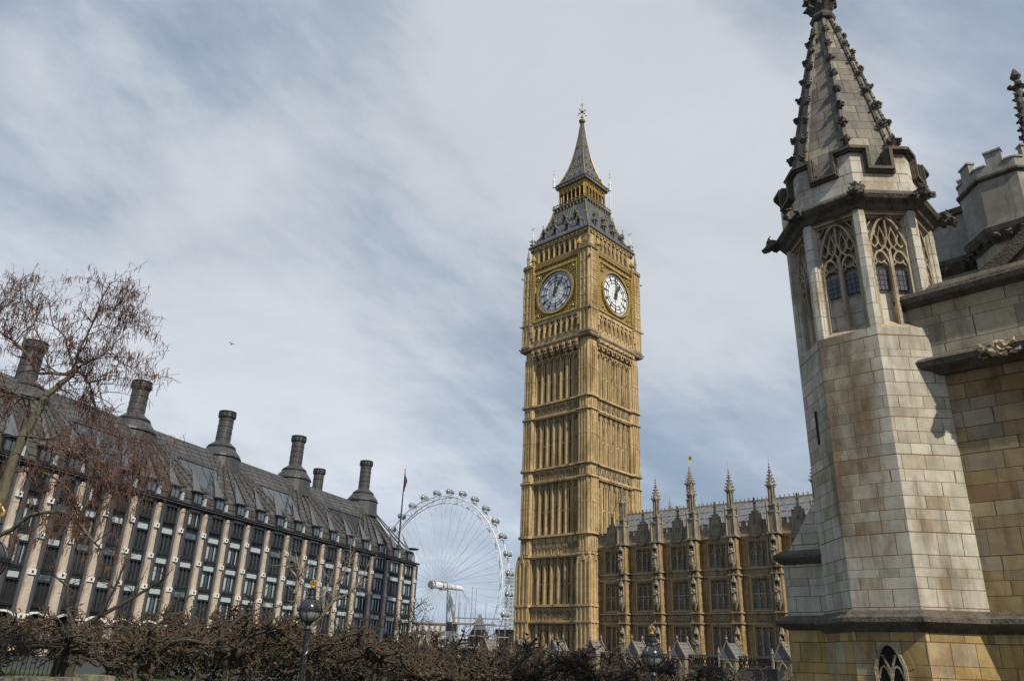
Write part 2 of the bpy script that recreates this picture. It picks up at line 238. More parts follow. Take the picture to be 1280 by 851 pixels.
# ------------------------------------------------------------------ mesh builder
class MB:
    def __init__(s): s.v = []; s.f = []; s.M = Matrix.Identity(4)
    def add(s, vs, fs):
        o = len(s.v); s.v += [s.M @ Vector(p) for p in vs]; s.f += [tuple(i+o for i in q) for q in fs]; return s
    def box(s, x0, x1, y0, y1, z0, z1, t=1.0, tx=None):
        cx, cy = (x0+x1)/2, (y0+y1)/2; tx = t if tx is None else tx
        vs = [(x0, y0, z0), (x1, y0, z0), (x1, y1, z0), (x0, y1, z0)]
        vs += [(cx+(x-cx)*tx, cy+(y-cy)*t, z1) for x, y, _ in vs]
        return s.add(vs, [(3, 2, 1, 0), (4, 5, 6, 7), (0, 1, 5, 4), (1, 2, 6, 5), (2, 3, 7, 6), (3, 0, 4, 7)])
    def loft(s, rings, cap=True, closed=True):
        n = len(rings[0]); vs = [p for r in rings for p in r]; fs = []
        for i in range(len(rings)-1):
            for j in range(n if closed else n-1):
                a = i*n+j; b = i*n+(j+1) % n; fs.append((a, b, b+n, a+n))
        if cap: fs.append(tuple(range(n-1, -1, -1))); fs.append(tuple(range((len(rings)-1)*n, len(rings)*n)))
        return s.add(vs, fs)
    def lathe(s, prof, n=12, c=(0, 0), ph=0., cap=True):
        return s.loft([[(c[0]+r*cos(ph+2*pi*k/n), c[1]+r*sin(ph+2*pi*k/n), z) for k in range(n)] for r, z in prof], cap)
    def sq(s, prof, c=(0, 0), cap=True):    # square ring profile (half width, z)
        return s.loft([[(c[0]+a*r, c[1]+b*r, z) for a, b in ((-1, -1), (1, -1), (1, 1), (-1, 1))] for r, z in prof], cap)
    def prism(s, poly, y0, y1):              # polygon in xz, extruded along y
        n = len(poly)
        return s.loft([[(x, y0, z) for x, z in poly], [(x, y1, z) for x, z in poly]])
    def zprism(s, poly, z0, z1):
        return s.loft([[(x, y, z0) for x, y in poly], [(x, y, z1) for x, y in poly]])
    def tube(s, pts, rad, n=6, cap=True):
        pts = [Vector(p) for p in pts]; rings = []
        if isinstance(rad, (int, float)): rad = [rad]*len(pts)
        prev = None
        for i, p in enumerate(pts):
            d = (pts[min(i+1, len(pts)-1)]-pts[max(i-1, 0)])
            if d.length < 1e-9: d = Vector((0, 0, 1))
            d.normalize()
            if prev is None:
                a = Vector((0, 0, 1)) if abs(d.z) < .9 else Vector((1, 0, 0)); x = d.cross(a).normalized()
            else: x = (prev - d*prev.dot(d)).normalized()
            prev = x; y = d.cross(x)
            rings.append([p + (x*cos(2*pi*k/n)+y*sin(2*pi*k/n))*rad[i] for k in range(n)])
        return s.loft(rings, cap)
    def strip(s, path, wd, y0, y1, closed=False):   # bar of width wd following a path in xz, from y0 to y1
        n = len(path); P2 = [Vector((a, b)) for a, b in path]; Lf = []; Rt = []
        for i in range(n):
            if closed: a, b = P2[(i-1) % n], P2[(i+1) % n]
            else: a, b = P2[max(i-1, 0)], P2[min(i+1, n-1)]
            d1 = (P2[i]-a); d2 = (b-P2[i])
            if d1.length < 1e-9: d1 = d2
            if d2.length < 1e-9: d2 = d1
            d1 = d1.normalized(); d2 = d2.normalized(); d = (d1+d2)
            d = d.normalized() if d.length > 1e-6 else d1
            nrm = Vector((-d.y, d.x)); k = max(.35, nrm.dot(Vector((-d1.y, d1.x))))
            Lf.append(P2[i]+nrm*wd/2/k); Rt.append(P2[i]-nrm*wd/2/k)
        rings = [[(l.x, y0, l.y), (r.x, y0, r.y), (r.x, y1, r.y), (l.x, y1, l.y)] for l, r in zip(Lf, Rt)]
        if closed: rings.append(rings[0])
        return s.loft(rings, cap=not closed)
    def blob(s, c, r, seed=0, n=1, sq_=(1, 1, 1), rough=.3):
        ico = ICO[n]
        o = Vector((seed*3.1, seed*1.7, seed*.9))
        s.add([Vector(c)+Vector((v.x*sq_[0], v.y*sq_[1], v.z*sq_[2]))*r*(1+rough*noise.noise(v*1.7+o)*2) for v in ico[0]], ico[1]); return s
    def build(s, name, mat, parent=None, uv=True, smooth=False):
        me = bpy.data.meshes.new(name); me.from_pydata([tuple(v) for v in s.v], [], s.f)
        if uv and len(s.f) < 60000:
            me.update(); ul = me.uv_layers.new(name='UVMap'); dat = ul.data
            for p in me.polygons:
                n = p.normal
                if abs(n.z) > .93: t = Vector((1, 0, 0)); b = Vector((0, 1, 0))
                else:
                    t = Vector((-n.y, n.x, 0)).normalized(); b = n.cross(t)
                    if b.z < 0: b = -b
                for li in p.loop_indices:
                    co = me.vertices[me.loops[li].vertex_index].co; dat[li].uv = (co.dot(t)+50, co.dot(b)+50)
        if smooth:
            for p in me.polygons: p.use_smooth = True
        me.materials.append(M[mat] if isinstance(mat, str) else mat)
        o = bpy.data.objects.new(name, me); COL.objects.link(o)
        if parent: o.parent = parent
        return o
def _ico(n):
    b = bmesh.new(); bmesh.ops.create_icosphere(b, subdivisions=n, radius=1); b.verts.ensure_lookup_table()
    r = ([v.co.copy() for v in b.verts], [tuple(v.index for v in f.verts) for f in b.faces]); b.free(); return r
ICO = {1: _ico(1), 2: _ico(2), 3: _ico(3)}
def tag(o, label=None, cat=None, group=None, kind=None):
    if label: o['label'] = label
    if cat: o['category'] = cat
    if group: o['group'] = group
    if kind: o['kind'] = kind
    return o
def thing(name, label, cat, loc=(0, 0, 0), rz=0, group=None):
    o = bpy.data.objects.new(name, None); COL.objects.link(o); o.location = loc; o.rotation_euler = (0, 0, rz); o.empty_display_size = .5
    return tag(o, label, cat, group)
def dup(o, parent, loc=None, rz=None, scale=None):
    c = o.copy(); COL.objects.link(c); c.parent = parent
    if loc is not None: c.location = loc
    if rz is not None: c.rotation_euler = (0, 0, rz)
    if scale is not None: c.scale = scale
    for ch in o.children:
        g = ch.copy(); COL.objects.link(g); g.parent = c
    return c
def copy_thing(root, loc, rz, sc=None, label=None):
    r = root.copy(); COL.objects.link(r); r.location = loc; r.rotation_euler = (0, 0, rz)
    if sc: r.scale = sc
    if label: r['label'] = label
    for ch in list(root.children):
        c = ch.copy(); COL.objects.link(c); c.parent = r
        for g in list(ch.children):
            d = g.copy(); COL.objects.link(d); d.parent = c
    return r
def side(k): return Matrix.Rotation(k*pi/2, 4, 'Z')      # k=0: faces -y, k=1: faces +x
def arch(w, z0, zs, rise, n=6, c=0.):
    """outline of a pointed opening: width w, sill z0, springing zs, apex zs+rise"""
    a = []
    for i in range(n+1):
        t = i/n; a.append((c + w/2*(1-t)**.62*1.0 if t < 1 else c, zs+rise*(1-(1-t)**1.35)))
    left = [(2*c-x, z) for x, z in reversed(a[:-1])]
    return [(c+w/2, z0)] + a + left + [(c-w/2, z0)]
def archline(w, zs, rise, c=0., n=6): return arch(w, zs-1e-3, zs, rise, n, c)[1:-1]
def circ(cx, cz, r, n=12, ph=0): return [(cx+r*cos(ph+2*pi*k/n), cz+r*sin(ph+2*pi*k/n)) for k in range(n)]

YAW = radians(-43.52)
TX, TY = 11.22, 114.05
ux = Vector((cos(YAW), sin(YAW), 0)); uy = Vector((-sin(YAW), cos(YAW), 0))
T0 = Vector((TX, TY, 0))
GZ = -1.6
def tw(s, t, z=0): return T0 + ux*s + uy*t + Vector((0, 0, z))
def sm(a, b, x): t = max(0, min(1, (x-a)/(b-a))); return t*t*(3-2*t)
def ground_z(x, y): return -1.6*sm(12, 34, y)*sm(-22, 6, x) - 19*sm(215, 260, y)

# ------------------------------------------------------------------ ground
g = MB(); nx, ny = 60, 60
xs = [(-1+2*i/nx) for i in range(nx+1)]; xs = [300*v + 2700*v**5 for v in xs]
ys = [(-1+2*i/ny) for i in range(ny+1)]; ys = [110 + 300*v + 2700*v**5 for v in ys]
g.add([(x, y, ground_z(x, y)) for y in ys for x in xs], [(j*(nx+1)+i, j*(nx+1)+i+1, (j+1)*(nx+1)+i+1, (j+1)*(nx+1)+i) for j in range(ny) for i in range(nx)])
tag(g.build('ground', 'asphalt', smooth=True), kind='structure')
g = MB(); n_ = 20
g.add([(-40+70*i/n_, 20+30*j/n_, ground_z(-40+70*i/n_, 20+30*j/n_)+.03) for j in range(n_+1) for i in range(n_+1)], [(j*(n_+1)+i, j*(n_+1)+i+1, (j+1)*(n_+1)+i+1, (j+1)*(n_+1)+i) for j in range(n_) for i in range(n_)])
tag(g.build('lawn', 'grass', smooth=True), kind='structure')
g = MB(); g.add([(-1500, 262, -18.5), (1500, 262, -18.5), (1500, 500, -18.5), (-1500, 500, -18.5)], [(0, 1, 2, 3)]); tag(g.build('river', 'water'), kind='structure')

# ------------------------------------------------------------------ clock tower
def clock_tower():
    t = thing('clock_tower', 'tall honey stone gothic clock tower with gilded lantern and dark spire', 'clock tower', (TX, TY, GZ), YAW)
    O = Matrix.Translation((0, 0, -GZ))      # work in z above the camera datum
    def mb(k=None):
        m = MB(); m.M = O @ (side(k) if k is not None else Matrix.Identity(4)); return m
    # core of shaft
    m = mb(); m.sq([(5.72, -2.5), (5.72, 47.2)]); m.build('shaft_wall', 'gold_stone', t)
    bands = [(35.4, 37.4), (25.6, 27.5), (15.1, 17.8), (6.5, 8.5)]
    secs = [(37.4, 45.2), (27.5, 35.4), (17.8, 25.6), (8.5, 15.1), (-1.6, 6.5)]
    for sx in (-1, 1):
        for sy in (-1, 1):
            m = mb(); cx, cy = sx*5.32, sy*5.32
            # octagon-edged clasping buttress with shafts
            h = 1.06; c = .30
            poly = [(cx-h+c, cy-h), (cx+h-c, cy-h), (cx+h, cy-h+c), (cx+h, cy+h-c), (cx+h-c, cy+h), (cx-h+c, cy+h), (cx-h, cy+h-c), (cx-h, cy-h+c)]
            m.zprism(poly, -2.5, 47.0)
            for (z0, z1) in secs:      # sunk panels read through raised shafts
                for k in range(4):
                    m.M = O @ Matrix.Translation((cx, cy, 0)) @ side(k)
                    for px in (-.74, -.25, .25, .74): m.box(px-.09, px+.09, -h-.12, -h+.02, z0, z1)
                    zz = z0+.55*(z1-z0); m.box(-.74, .74, -h-.10, -h+.02, zz-.1, zz+.1)
                m.M = O
            m.build('corner_buttress', 'gold_stone', t)
            for (z0, z1) in bands:
                m = mb()
                for (za, zb, ex) in ((z0-.12, z0+.14, .26), (z1-.16, z1+.16, .30)):
                    m.zprism([(cx+(x-cx)*(1+ex), cy+(y-cy)*(1+ex)) for x, y in poly], za, zb)
                for k in range(4):
                    m.M = O @ Matrix.Translation((cx, cy, 0)) @ side(k)
                    for px in (-.5, 0, .5): m.prism(arch(.26, z0+.3, z1-.75, .3, 3, px), -h-.13, -h-.01)
                m.M = O
                m.build('buttress_moulding', 'gold_trim', t)
            m = mb(); m.zprism([(cx+(x-cx)*1.26, cy+(y-cy)*1.26) for x, y in poly], 46.5, 46.8)
            m.zprism([(cx+(x-cx)*1.22, cy+(y-cy)*1.22) for x, y in poly], 31, 31.0001) if 0 else None
            m.build('buttress_moulding', 'grime_trim', t)
    # lower stage set-off: below 17.8 the corners step out
    for sx in (-1, 1):
        for sy in (-1, 1):
            m = mb(); cx, cy = sx*5.48, sy*5.48
            m.sq([(1.12, -2.5), (1.12, 14.5), (1.0, 15.0)], (cx, cy))
            for k in range(4):
                m.M = O @ Matrix.Translation((cx, cy, 0)) @ side(k)
                for px in (-1.02, -.36, .36, 1.02): m.box(px-.10, px+.10, -1.24, -1.10, -2.5, 14.2)
                for zc in (6.5, 8.5): m.box(-1.26, 1.26, -1.3, -1.05, zc-.14, zc+.14)
                m.prism([(-.4, 14.2), (.4, 14.2), (0, 15.3)], -1.24, -1.0)
            m.M = O
            m.build('stepped_buttress_foot', 'gold_stone', t)
    bayx = [-3.69+1.23*i for i in range(7)]
    for k in range(4):
        front = k in (0, 1)
        for i in range(8):           # pilaster ribs
            x = -4.305+1.23*i
            m = mb(k); m.box(x-.19, x+.19, -5.95, -5.70, -2.2, 44.6); m.box(x-.07, x+.07, -6.06, -5.94, -2.2, 44.6)
            m.build('pilaster', 'gold_stone', t)
        for (z0, z1) in bands:       # string courses, with panels of carved squares between them
            m = mb(k)
            m.box(-4.4, 4.4, -6.38, -5.7, z0-.13, z0+.13); m.box(-4.4, 4.4, -6.34, -5.7, z1-.13, z1+.15)
            m.box(-4.4, 4.4, -6.28, -5.7, z0-.30, z0-.13)
            m.box(-4.4, 4.4, -5.95, -5.7, z0+.1, z1-.1)
            m.build('string_course', 'gold_trim', t)
        m = mb(k)
        for (z0, z1) in bands:
            for x in bayx:
                zc = (z0+z1)/2; r = .42
                m.strip(circ(x, zc, r, 8, pi/8), .13, -6.10, -5.93, True)
                m.strip(circ(x, zc, .17, 4), .12, -6.08, -5.93, True)
        for (z0, z1) in secs:       # cusped heads of the blind panels, lozenges in the blank bays
            for i, x in enumerate(bayx):
                m.strip(archline(.86, z1-1.15, .6, x, 4), .13, -5.95, -5.72)
                m.strip(archline(.40, z1-1.2, .35, x, 3), .09, -5.90, -5.72)
                if i in (0, 3, 6): m.strip(circ(x, (z0+z1)/2+.2, .26, 4), .11, -5.90, -5.72, True); m.blob((x, -5.8, (z0+z1)/2+.2), .1)
                if i in (0, 3, 6): m.box(x-.05, x+.05, -5.84, -5.70, z0+.2, z1-1.3)
        m.build('carved_tracery', 'grime_trim', t)
        if front:
            for (z0, z1) in secs:
                for i in (1, 2, 4, 5):
                    x = bayx[i]; m = mb(k)
                    zt = z1-1.25; zb = max(z0+.35, 0)
                    m.prism(arch(.24, zb, zt, .3, 3, x), -5.78, -5.70); o = m.build('slit_window', 'dark_void', t)
                    m = mb(k); m.strip([(x-.22, zb), (x-.22, zt), (x, zt+.45), (x+.22, zt), (x+.22, zb)], .15, -5.86, -5.72)
                    zm = (zb+zt)/2; m.box(x-.2, x+.2, -5.84, -5.72, zm-.09, zm+.09); m.build('window_frame', 'gold_trim', o)
        # corbelled arcade under the clock stage
        m = mb(k)
        for i in range(8):
            x = -4.305+1.23*i
            for (dz, pr) in ((0, .25), (.45, .5), (.9, .8), (1.35, 1.0)):
                m.box(x-.2, x+.2, -6.0-pr, -5.72, 44.5+dz, 44.5+dz+.5)
            if i < 7: m.strip(archline(.95, 45.0, .9, x+.615, 4), .24, -6.55, -6.1)
            if i < 7: m.strip(archline(.55, 44.2, .5, x+.615, 4), .14, -6.15, -5.75)
        m.box(-4.6, 4.6, -6.80, -5.72, 46.1, 46.6)
        m.build('corbel_arcade', 'gold_trim', t)
    # clock stage
    m = mb(); m.sq([(6.85, 46.55), (6.98, 46.75), (6.98, 47.0), (6.72, 47.2)]); m.build('cornice', 'grime_trim', t)
    m = mb(); m.sq([(6.1, 47.2), (6.1, 61.9)]); m.sq([(5.2, 61.9), (5.2, 64.9)]); m.build('clock_stage_wall', 'gold_stone', t)
    for sx in (-1, 1):
        for sy in (-1, 1):
            cx, cy = sx*5.82, sy*5.82; h = 1.06; c = .34
            poly = [(cx-h+c, cy-h), (cx+h-c, cy-h), (cx+h, cy-h+c), (cx+h, cy+h-c), (cx+h-c, cy+h), (cx-h+c, cy+h), (cx-h, cy+h-c), (cx-h, cy-h+c)]
            m = mb(); m.zprism(poly, 47.2, 61.6)
            for k in range(4):
                m.M = O @ Matrix.Translation((cx, cy, 0)) @ side(k)
                for px in (-.72, 0, .72): m.box(px-.09, px+.09, -h-.10, -h+.02, 47.4, 61.4)
                for zc in (50.7, 53.4, 56.2, 59.2): m.box(-.72, .72, -h-.07, -h+.02, zc-.12, zc+.12)
                for zc in (52, 54.8, 57.6):
                    for px in (-.36, .36): m.strip(circ(px, zc, .2, 4), .08, -h-.06, -h+.02, True)
            m.M = O
            m.build('corner_pier', 'gold_stone', t)
            m = mb()
            for za, zb, ex in ((50.9, 51.2, .16), (61.3, 61.8, .22), (47.1, 47.5, .16)): m.zprism([(cx+(x-cx)*(1+ex), cy+(y-cy)*(1+ex)) for x, y in poly], za, zb)
            for zg in (50.9, 46.9, 59.6):      # gargoyles leaning out of the corner
                m.tube([(cx+sx*.6, cy+sy*.6, zg), (cx+sx*.95, cy+sy*.95, zg+.05), (cx+sx*1.15, cy+sy*1.15, zg+.15)], [.2, .15, .1], 5); m.blob((cx+sx*1.2, cy+sy*1.2, zg+.2), .17, 3)
            m.build('pier_moulding', 'grime_trim', t)
            m = mb(); m.sq([(.80, 61.6), (.76, 65.0)], (sx*5.15, sy*5.15)); m.build('belfry_pier', 'gold_stone', t)
            # outer pinnacle with flying link
            m = mb(); px, py = sx*6.35, sy*6.35
            m.lathe([(.24, 61.6), (.22, 63.4), (.30, 63.5), (.26, 63.7), (.05, 65.2), (.12, 65.35), (.02, 65.8)], 8, (px, py))
            m.tube([(px, py, 62.9), (sx*5.9, sy*5.9, 63.2), (sx*5.6, sy*5.6, 63.9)], .1, 4); m.build('outer_pinnacle', 'grime_trim', t)
    def md(k): m = mb(k); m.M = m.M @ Matrix.Translation((0, -.30, 0)); return m
    for k in range(4):
        # niches below the dial
        m = mb(k); m.box(-4.75, 4.75, -6.66, -6.05, 47.2, 48.2); m.box(-4.75, 4.75, -6.72, -6.05, 50.55, 51.2)
        for i in range(9):
            x = -4.5+1.125*i; m.box(x-.16, x+.16, -6.70, -6.05, 48.2, 50.6, 1.0); m.box(x-.1, x+.1, -6.86, -6.6, 48.0, 49.9, .6)
            if i < 8: m.strip(archline(.80, 49.6, .7, x+.5625, 4), .2, -6.60, -6.12); m.strip(circ(x+.5625, 47.7, .22, 4), .08, -6.72, -6.6, True)
        m.build('niche_arcade', 'gold_trim', t)
        if k in (0, 1):
            m = mb(k); m.box(-4.5, 4.5, -6.60, -6.05, 51.2, 60.0); m.build('dial_surround', 'gilt_stone', t)
            m = md(k)
            for a, b in ((-4.5, -4.22), (4.22, 4.5)): m.box(a, b, -6.62, -6.25, 51.2, 60.0)
            m.box(-4.5, 4.5, -6.60, -6.25, 51.2, 51.5); m.box(-4.5, 4.5, -6.60, -6.25, 59.65, 60.0)
            for sx in (-1, 1):
                for sz in (-1, 1):
                    m.strip(circ(sx*3.55, 55.55+sz*3.4, .52, 10), .14, -6.50, -6.28, True); m.blob((sx*3.55, -6.42, 55.55+sz*3.4), .3, 2)
                    m.blob((sx*2.7, -6.38, 55.55+sz*3.75), .14); m.blob((sx*3.9, -6.38, 55.55+sz*2.5), .14)
            m.build('gilded_frame', 'gilt', t)
            m = md(k)
            m.strip(circ(0, 55.5, 3.62, 48), .26, -6.70, -6.25, True); m.build('dial_rim', 'gilt', t, smooth=False)
            # dial
            m = md(k); m.loft([[(3.5*cos(a), -6.30, 55.5+3.5*sin(a)) for a in [2*pi*j/48 for j in range(48)]], [(3.5*cos(a), -6.38, 55.5+3.5*sin(a)) for a in [2*pi*j/48 for j in range(48)]]])
            dial = m.build('clock_dial', 'dial_back', t)
            m = md(k); c0 = 55.5
            for r, wd in ((3.44, .05), (3.02, .035), (2.42, .07), (1.95, .05)): m.strip(circ(0, c0, r, 48), wd, -6.47, -6.37, True)
            for j in range(60):
                a = 2*pi*j/60; q = Vector((sin(a), cos(a))); m.strip([(q.x*3.02, c0+q.y*3.02), (q.x*3.4, c0+q.y*3.4)], .02, -6.45, -6.37)
            for j in range(24):
                a = 2*pi*j/24; q = Vector((sin(a), cos(a)))
            m.build('minute_ring', 'dial_iron', dial)
            m = md(k)
            NUM = [3, 1, 2, 3, 2, 1, 2, 3, 4, 2, 1, 2]      # strokes of each roman numeral, drawn as bars radiating inwards
            for j in range(12):
                a = 2*pi*j/12; q = Vector((sin(a), cos(a))); tt = Vector((cos(a), -sin(a)))
                m.strip([(q.x*1.0*1.72, c0+q.y*1.72), (q.x*2.46, c0+q.y*2.46)], .10, -6.46, -6.37)
                ns = {0: 'XII', 1: 'I', 2: 'II', 3: 'III', 4: 'IV', 5: 'V', 6: 'VI', 7: 'VII', 8: 'VIII', 9: 'IX', 10: 'X', 11: 'XI'}[j]
                wds = {'I': .09, 'V': .20, 'X': .20}; tot = sum(wds[c] for c in ns)*1.0; x = -tot/2
                for ch in ns:
                    wch = wds[ch]; xm = x+wch/2
                    def pt(u, v): p = q*(2.47+v*.48)+tt*u; return (p.x, c0+p.y)
                    if ch == 'I': m.strip([pt(xm, 0), pt(xm, 1)], .04, -6.48, -6.37)
                    elif ch == 'V': m.strip([pt(xm-.07, 1), pt(xm, 0)], .035, -6.48, -6.37); m.strip([pt(xm+.07, 1), pt(xm, 0)], .04, -6.482, -6.372)
                    else: m.strip([pt(xm-.08, 1), pt(xm+.08, 0)], .035, -6.48, -6.37); m.strip([pt(xm+.08, 1), pt(xm-.08, 0)], .04, -6.482, -6.372)
                    x += wch
            m.build('numeral_ring', 'dial_iron', dial)
            m = md(k)
            for j in range(12):
                a = 2*pi*j/12; m.strip([(0.5*sin(a), c0+.5*cos(a)), (1.95*sin(a), c0+1.95*cos(a))], .02, -6.41, -6.37)
            for r in (.8, 1.4): m.strip(circ(0, c0, r, 24), .025, -6.412, -6.372, True)
            m.build('glazing_bars', 'far_grey', dial)
            # hands: one o'clock
            m = md(k); a = radians(31); q = Vector((sin(a), cos(a))); tt = Vector((cos(a), -sin(a)))
            pl = [(-.9, -.16), (-.8, .16), (.2, .13), (1.25, .15), (1.45, .34), (2.25, 0), (1.45, -.34), (1.25, -.15), (.2, -.13), (-.8, -.16)][1:]
            m.prism([(q.x*u+tt.x*v, c0+q.y*u+tt.y*v) for u, v in pl], -6.62, -6.55); m.prism(circ(0, c0, .36, 12), -6.64, -6.5); m.build('hour_hand', 'dial_iron', dial)
            m = md(k); a = radians(4); q = Vector((sin(a), cos(a))); tt = Vector((cos(a), -sin(a)))
            pl = [(-1.0, .13), (0, .16), (1.8, .10), (3.15, .03), (3.15, -.03), (1.8, -.10), (0, -.16), (-1.0, -.13)]
            m.prism([(q.x*u+tt.x*v, c0+q.y*u+tt.y*v) for u, v in pl], -6.72, -6.66); m.prism(circ(0, c0, .2, 10), -6.75, -6.6); m.build('minute_hand', 'dial_iron', dial)
            for sx in (-1, 1):
                m = mb(k); x = sx*4.72
                prof = [(.14, 50.6)]; z = 50.7
                while z < 62.3: prof += [(.10, z), (.20, z+.14), (.20, z+.24), (.10, z+.36)]; z += .40
                prof += [(.42, 62.35), (.5, 62.7), (.34, 63.0), (.12, 63.1), (.03, 63.6)]
                m.lathe(prof, 8, (x, -6.80)); m.build('gilded_post', 'gilt', t)
                m = mb(k); m.box(x-.2, x+.2, -7.0, -6.5, 48.6, 50.6); m.box(x-.26, x+.26, -7.06, -6.5, 49.6, 49.9); m.build('post_bracket', 'gold_trim', t)
        # frieze bands over the dial
        m = mb(k); m.box(-4.7, 4.7, -6.42, -6.05, 60.0, 60.55); m.box(-4.75, 4.75, -6.62, -6.05, 60.9, 61.15); m.box(-4.75, 4.75, -6.5, -5.1, 61.5, 62.0)
        m.box(-4.6, 4.6, -6.3, -6.05, 60.5, 61.5)
        m.build('frieze', 'gilt_stone', t)
        m = mb(k)
        for i in range(22):
            x = -4.4+.42*i; m.strip(circ(x, 61.32, .13, 4), .07, -6.56, -6.28, True); m.box(x-.12, x+.12, -6.48, -6.4, 60.15, 60.42)
        for i in range(11): m.strip(circ(-4.2+.84*i, 60.72, .16, 6), .06, -6.45, -6.28, True)
        m.build('frieze_ornament', 'gilt', t)
        # belfry openings
        m = mb(k)
        for i in range(9):
            x = -4.4+1.1*i; m.box(x-.19, x+.19, -6.0, -5.25, 62.0, 65.0); m.box(x-.08, x+.08, -6.12, -5.95, 62.0, 64.6)
            if i < 8: m.strip(archline(.78, 63.8, .7, x+.55, 4), .17, -5.85, -5.4); m.box(x+.18, x+.92, -5.8, -5.3, 64.6, 65.0)
        m.box(-6.1, 6.1, -6.10, -5.2, 64.75, 65.1)
        m.build('belfry_arcade', 'gold_trim', t)
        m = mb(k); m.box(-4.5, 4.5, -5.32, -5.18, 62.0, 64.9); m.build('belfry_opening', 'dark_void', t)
    # lower roof
    m = mb(); m.sq([(5.95, 64.9), (6.15, 65.1), (6.22, 65.4)]); m.build('eaves', 'gilt_stone', t)
    for k in range(4):
        m = mb(k)
        for i in range(14): x = -5.6+.86*i; m.box(x-.2, x+.2, -6.28, -6.1, 65.0, 65.25)
        m.build('eaves_ornament', 'gilt', t)
    m = mb(); m.sq([(6.3, 65.4), (6.42, 65.55), (6.38, 65.8), (6.0, 66.05), (5.2, 67.5), (4.5, 69.2), (3.88, 71.0), (3.4, 73.0)]); m.build('lower_roof', 'iron_roof', t)
    for k in range(4):
        m = mb(k)
        for i in range(15):
            u = -1+2*i/14
            m.tube([(u*6.0, -6.02, 66.1), (u*5.2, -5.23, 67.5), (u*4.5, -4.53, 69.2), (u*3.88, -3.91, 71.0), (u*3.42, -3.43, 73.0)], .055, 4)
        m.build('roof_roll', 'iron_roof', t)
        # corner hips gilded
        m = mb(k); m.tube([(-6.02, -6.02, 66.05), (-5.23, -5.23, 67.5), (-4.53, -4.53, 69.2), (-3.91, -3.91, 71.0), (-3.43, -3.43, 73.0)], .11, 5)
        for z_, r_ in ((66.9, 5.62), (68.2, 4.98), (69.5, 4.45), (70.8, 4.0)): m.blob((-r_, -r_, z_), .16, z_)
        m.build('roof_hip', 'gilt_stone', t)
        for x, z, dep in ((-3.7, 66.9, 5.45), (-1.25, 66.9, 5.45), (1.25, 66.9, 5.45), (3.7, 66.9, 5.45), (-2.3, 69.0, 4.5), (0, 69.0, 4.5), (2.3, 69.0, 4.5)):
            m = mb(k); m.box(x-.32, x+.32, -dep-.22, -dep+.6, z, z+1.0)
            m.prism([(x-.42, z+.95), (x+.42, z+.95), (x, z+1.75)], -dep-.34, -dep+.75)
            d_ = m.build('dormer', 'iron_roof', t)
            m = mb(k); m.prism(arch(.36, z+.15, z+.7, .3, 3, x), -dep-.25, -dep-.2); m.build('dormer_opening', 'dark_void', d_)
            m = mb(k); m.strip([(x-.5, z+.85), (x, z+1.85), (x+.5, z+.85)], .11, -dep-.42, -dep-.3); m.box(x-.04, x+.04, -dep-.4, -dep-.32, z+1.8, z+2.35); m.blob((x, -dep-.36, z+2.3), .12)
            m.build('dormer_gable', 'gilt_stone', d_)
    # lantern
    def ml(k=None):
        m = mb(k); m.M = m.M @ Matrix.Translation((0, 0, .95)) @ Matrix.Diagonal((.765, .765, 1, 1)); return m
    m = ml(); m.sq([(4.35, 72.1), (4.75, 72.35), (4.75, 72.6), (4.3, 72.7)]); m.build('gallery_floor', 'iron_roof', t)
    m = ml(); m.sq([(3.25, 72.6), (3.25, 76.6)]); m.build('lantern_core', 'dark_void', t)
    for k in range(4):
        m = ml(k); m.box(-4.7, 4.7, -4.74, -4.6, 72.95, 73.05)
        for i in range(20): x = -4.6+.484*i; m.box(x-.04, x+.04, -4.72, -4.62, 72.6, 72.95)
        for i in range(10): x = -4.2+.93*i; m.prism([(x-.16, 72.15), (x+.16, 72.15), (x, 71.7)], -4.85, -4.55); m.blob((x, -4.8, 73.12), .1, i)
        m.build('gallery_rail', 'gilt_stone', t)
        m = ml(k)
        for i in range(7):
            x = -3.45+1.15*i; m.box(x-.13, x+.13, -3.75, -3.35, 72.6, 76.6); m.tube([(x, -3.85, 72.7), (x, -3.85, 75.9)], .08, 5)
            if i < 6:
                m.strip(archline(.80, 75.3, .5, x+.575, 4), .13, -3.70, -3.4); m.box(x+.13, x+1.02, -3.62, -3.3, 75.95, 76.6)
                for q in (.3, .575, .85): m.box(x+q-.05, x+q+.05, -3.72, -3.6, 75.5, 76.3)
                m.box(x+.13, x+1.02, -3.62, -3.4, 72.6, 73.0)
        m.box(-3.7, 3.7, -3.85, -3.3, 76.3, 76.65)
        m.build('lantern_arcade', 'gilt', t)
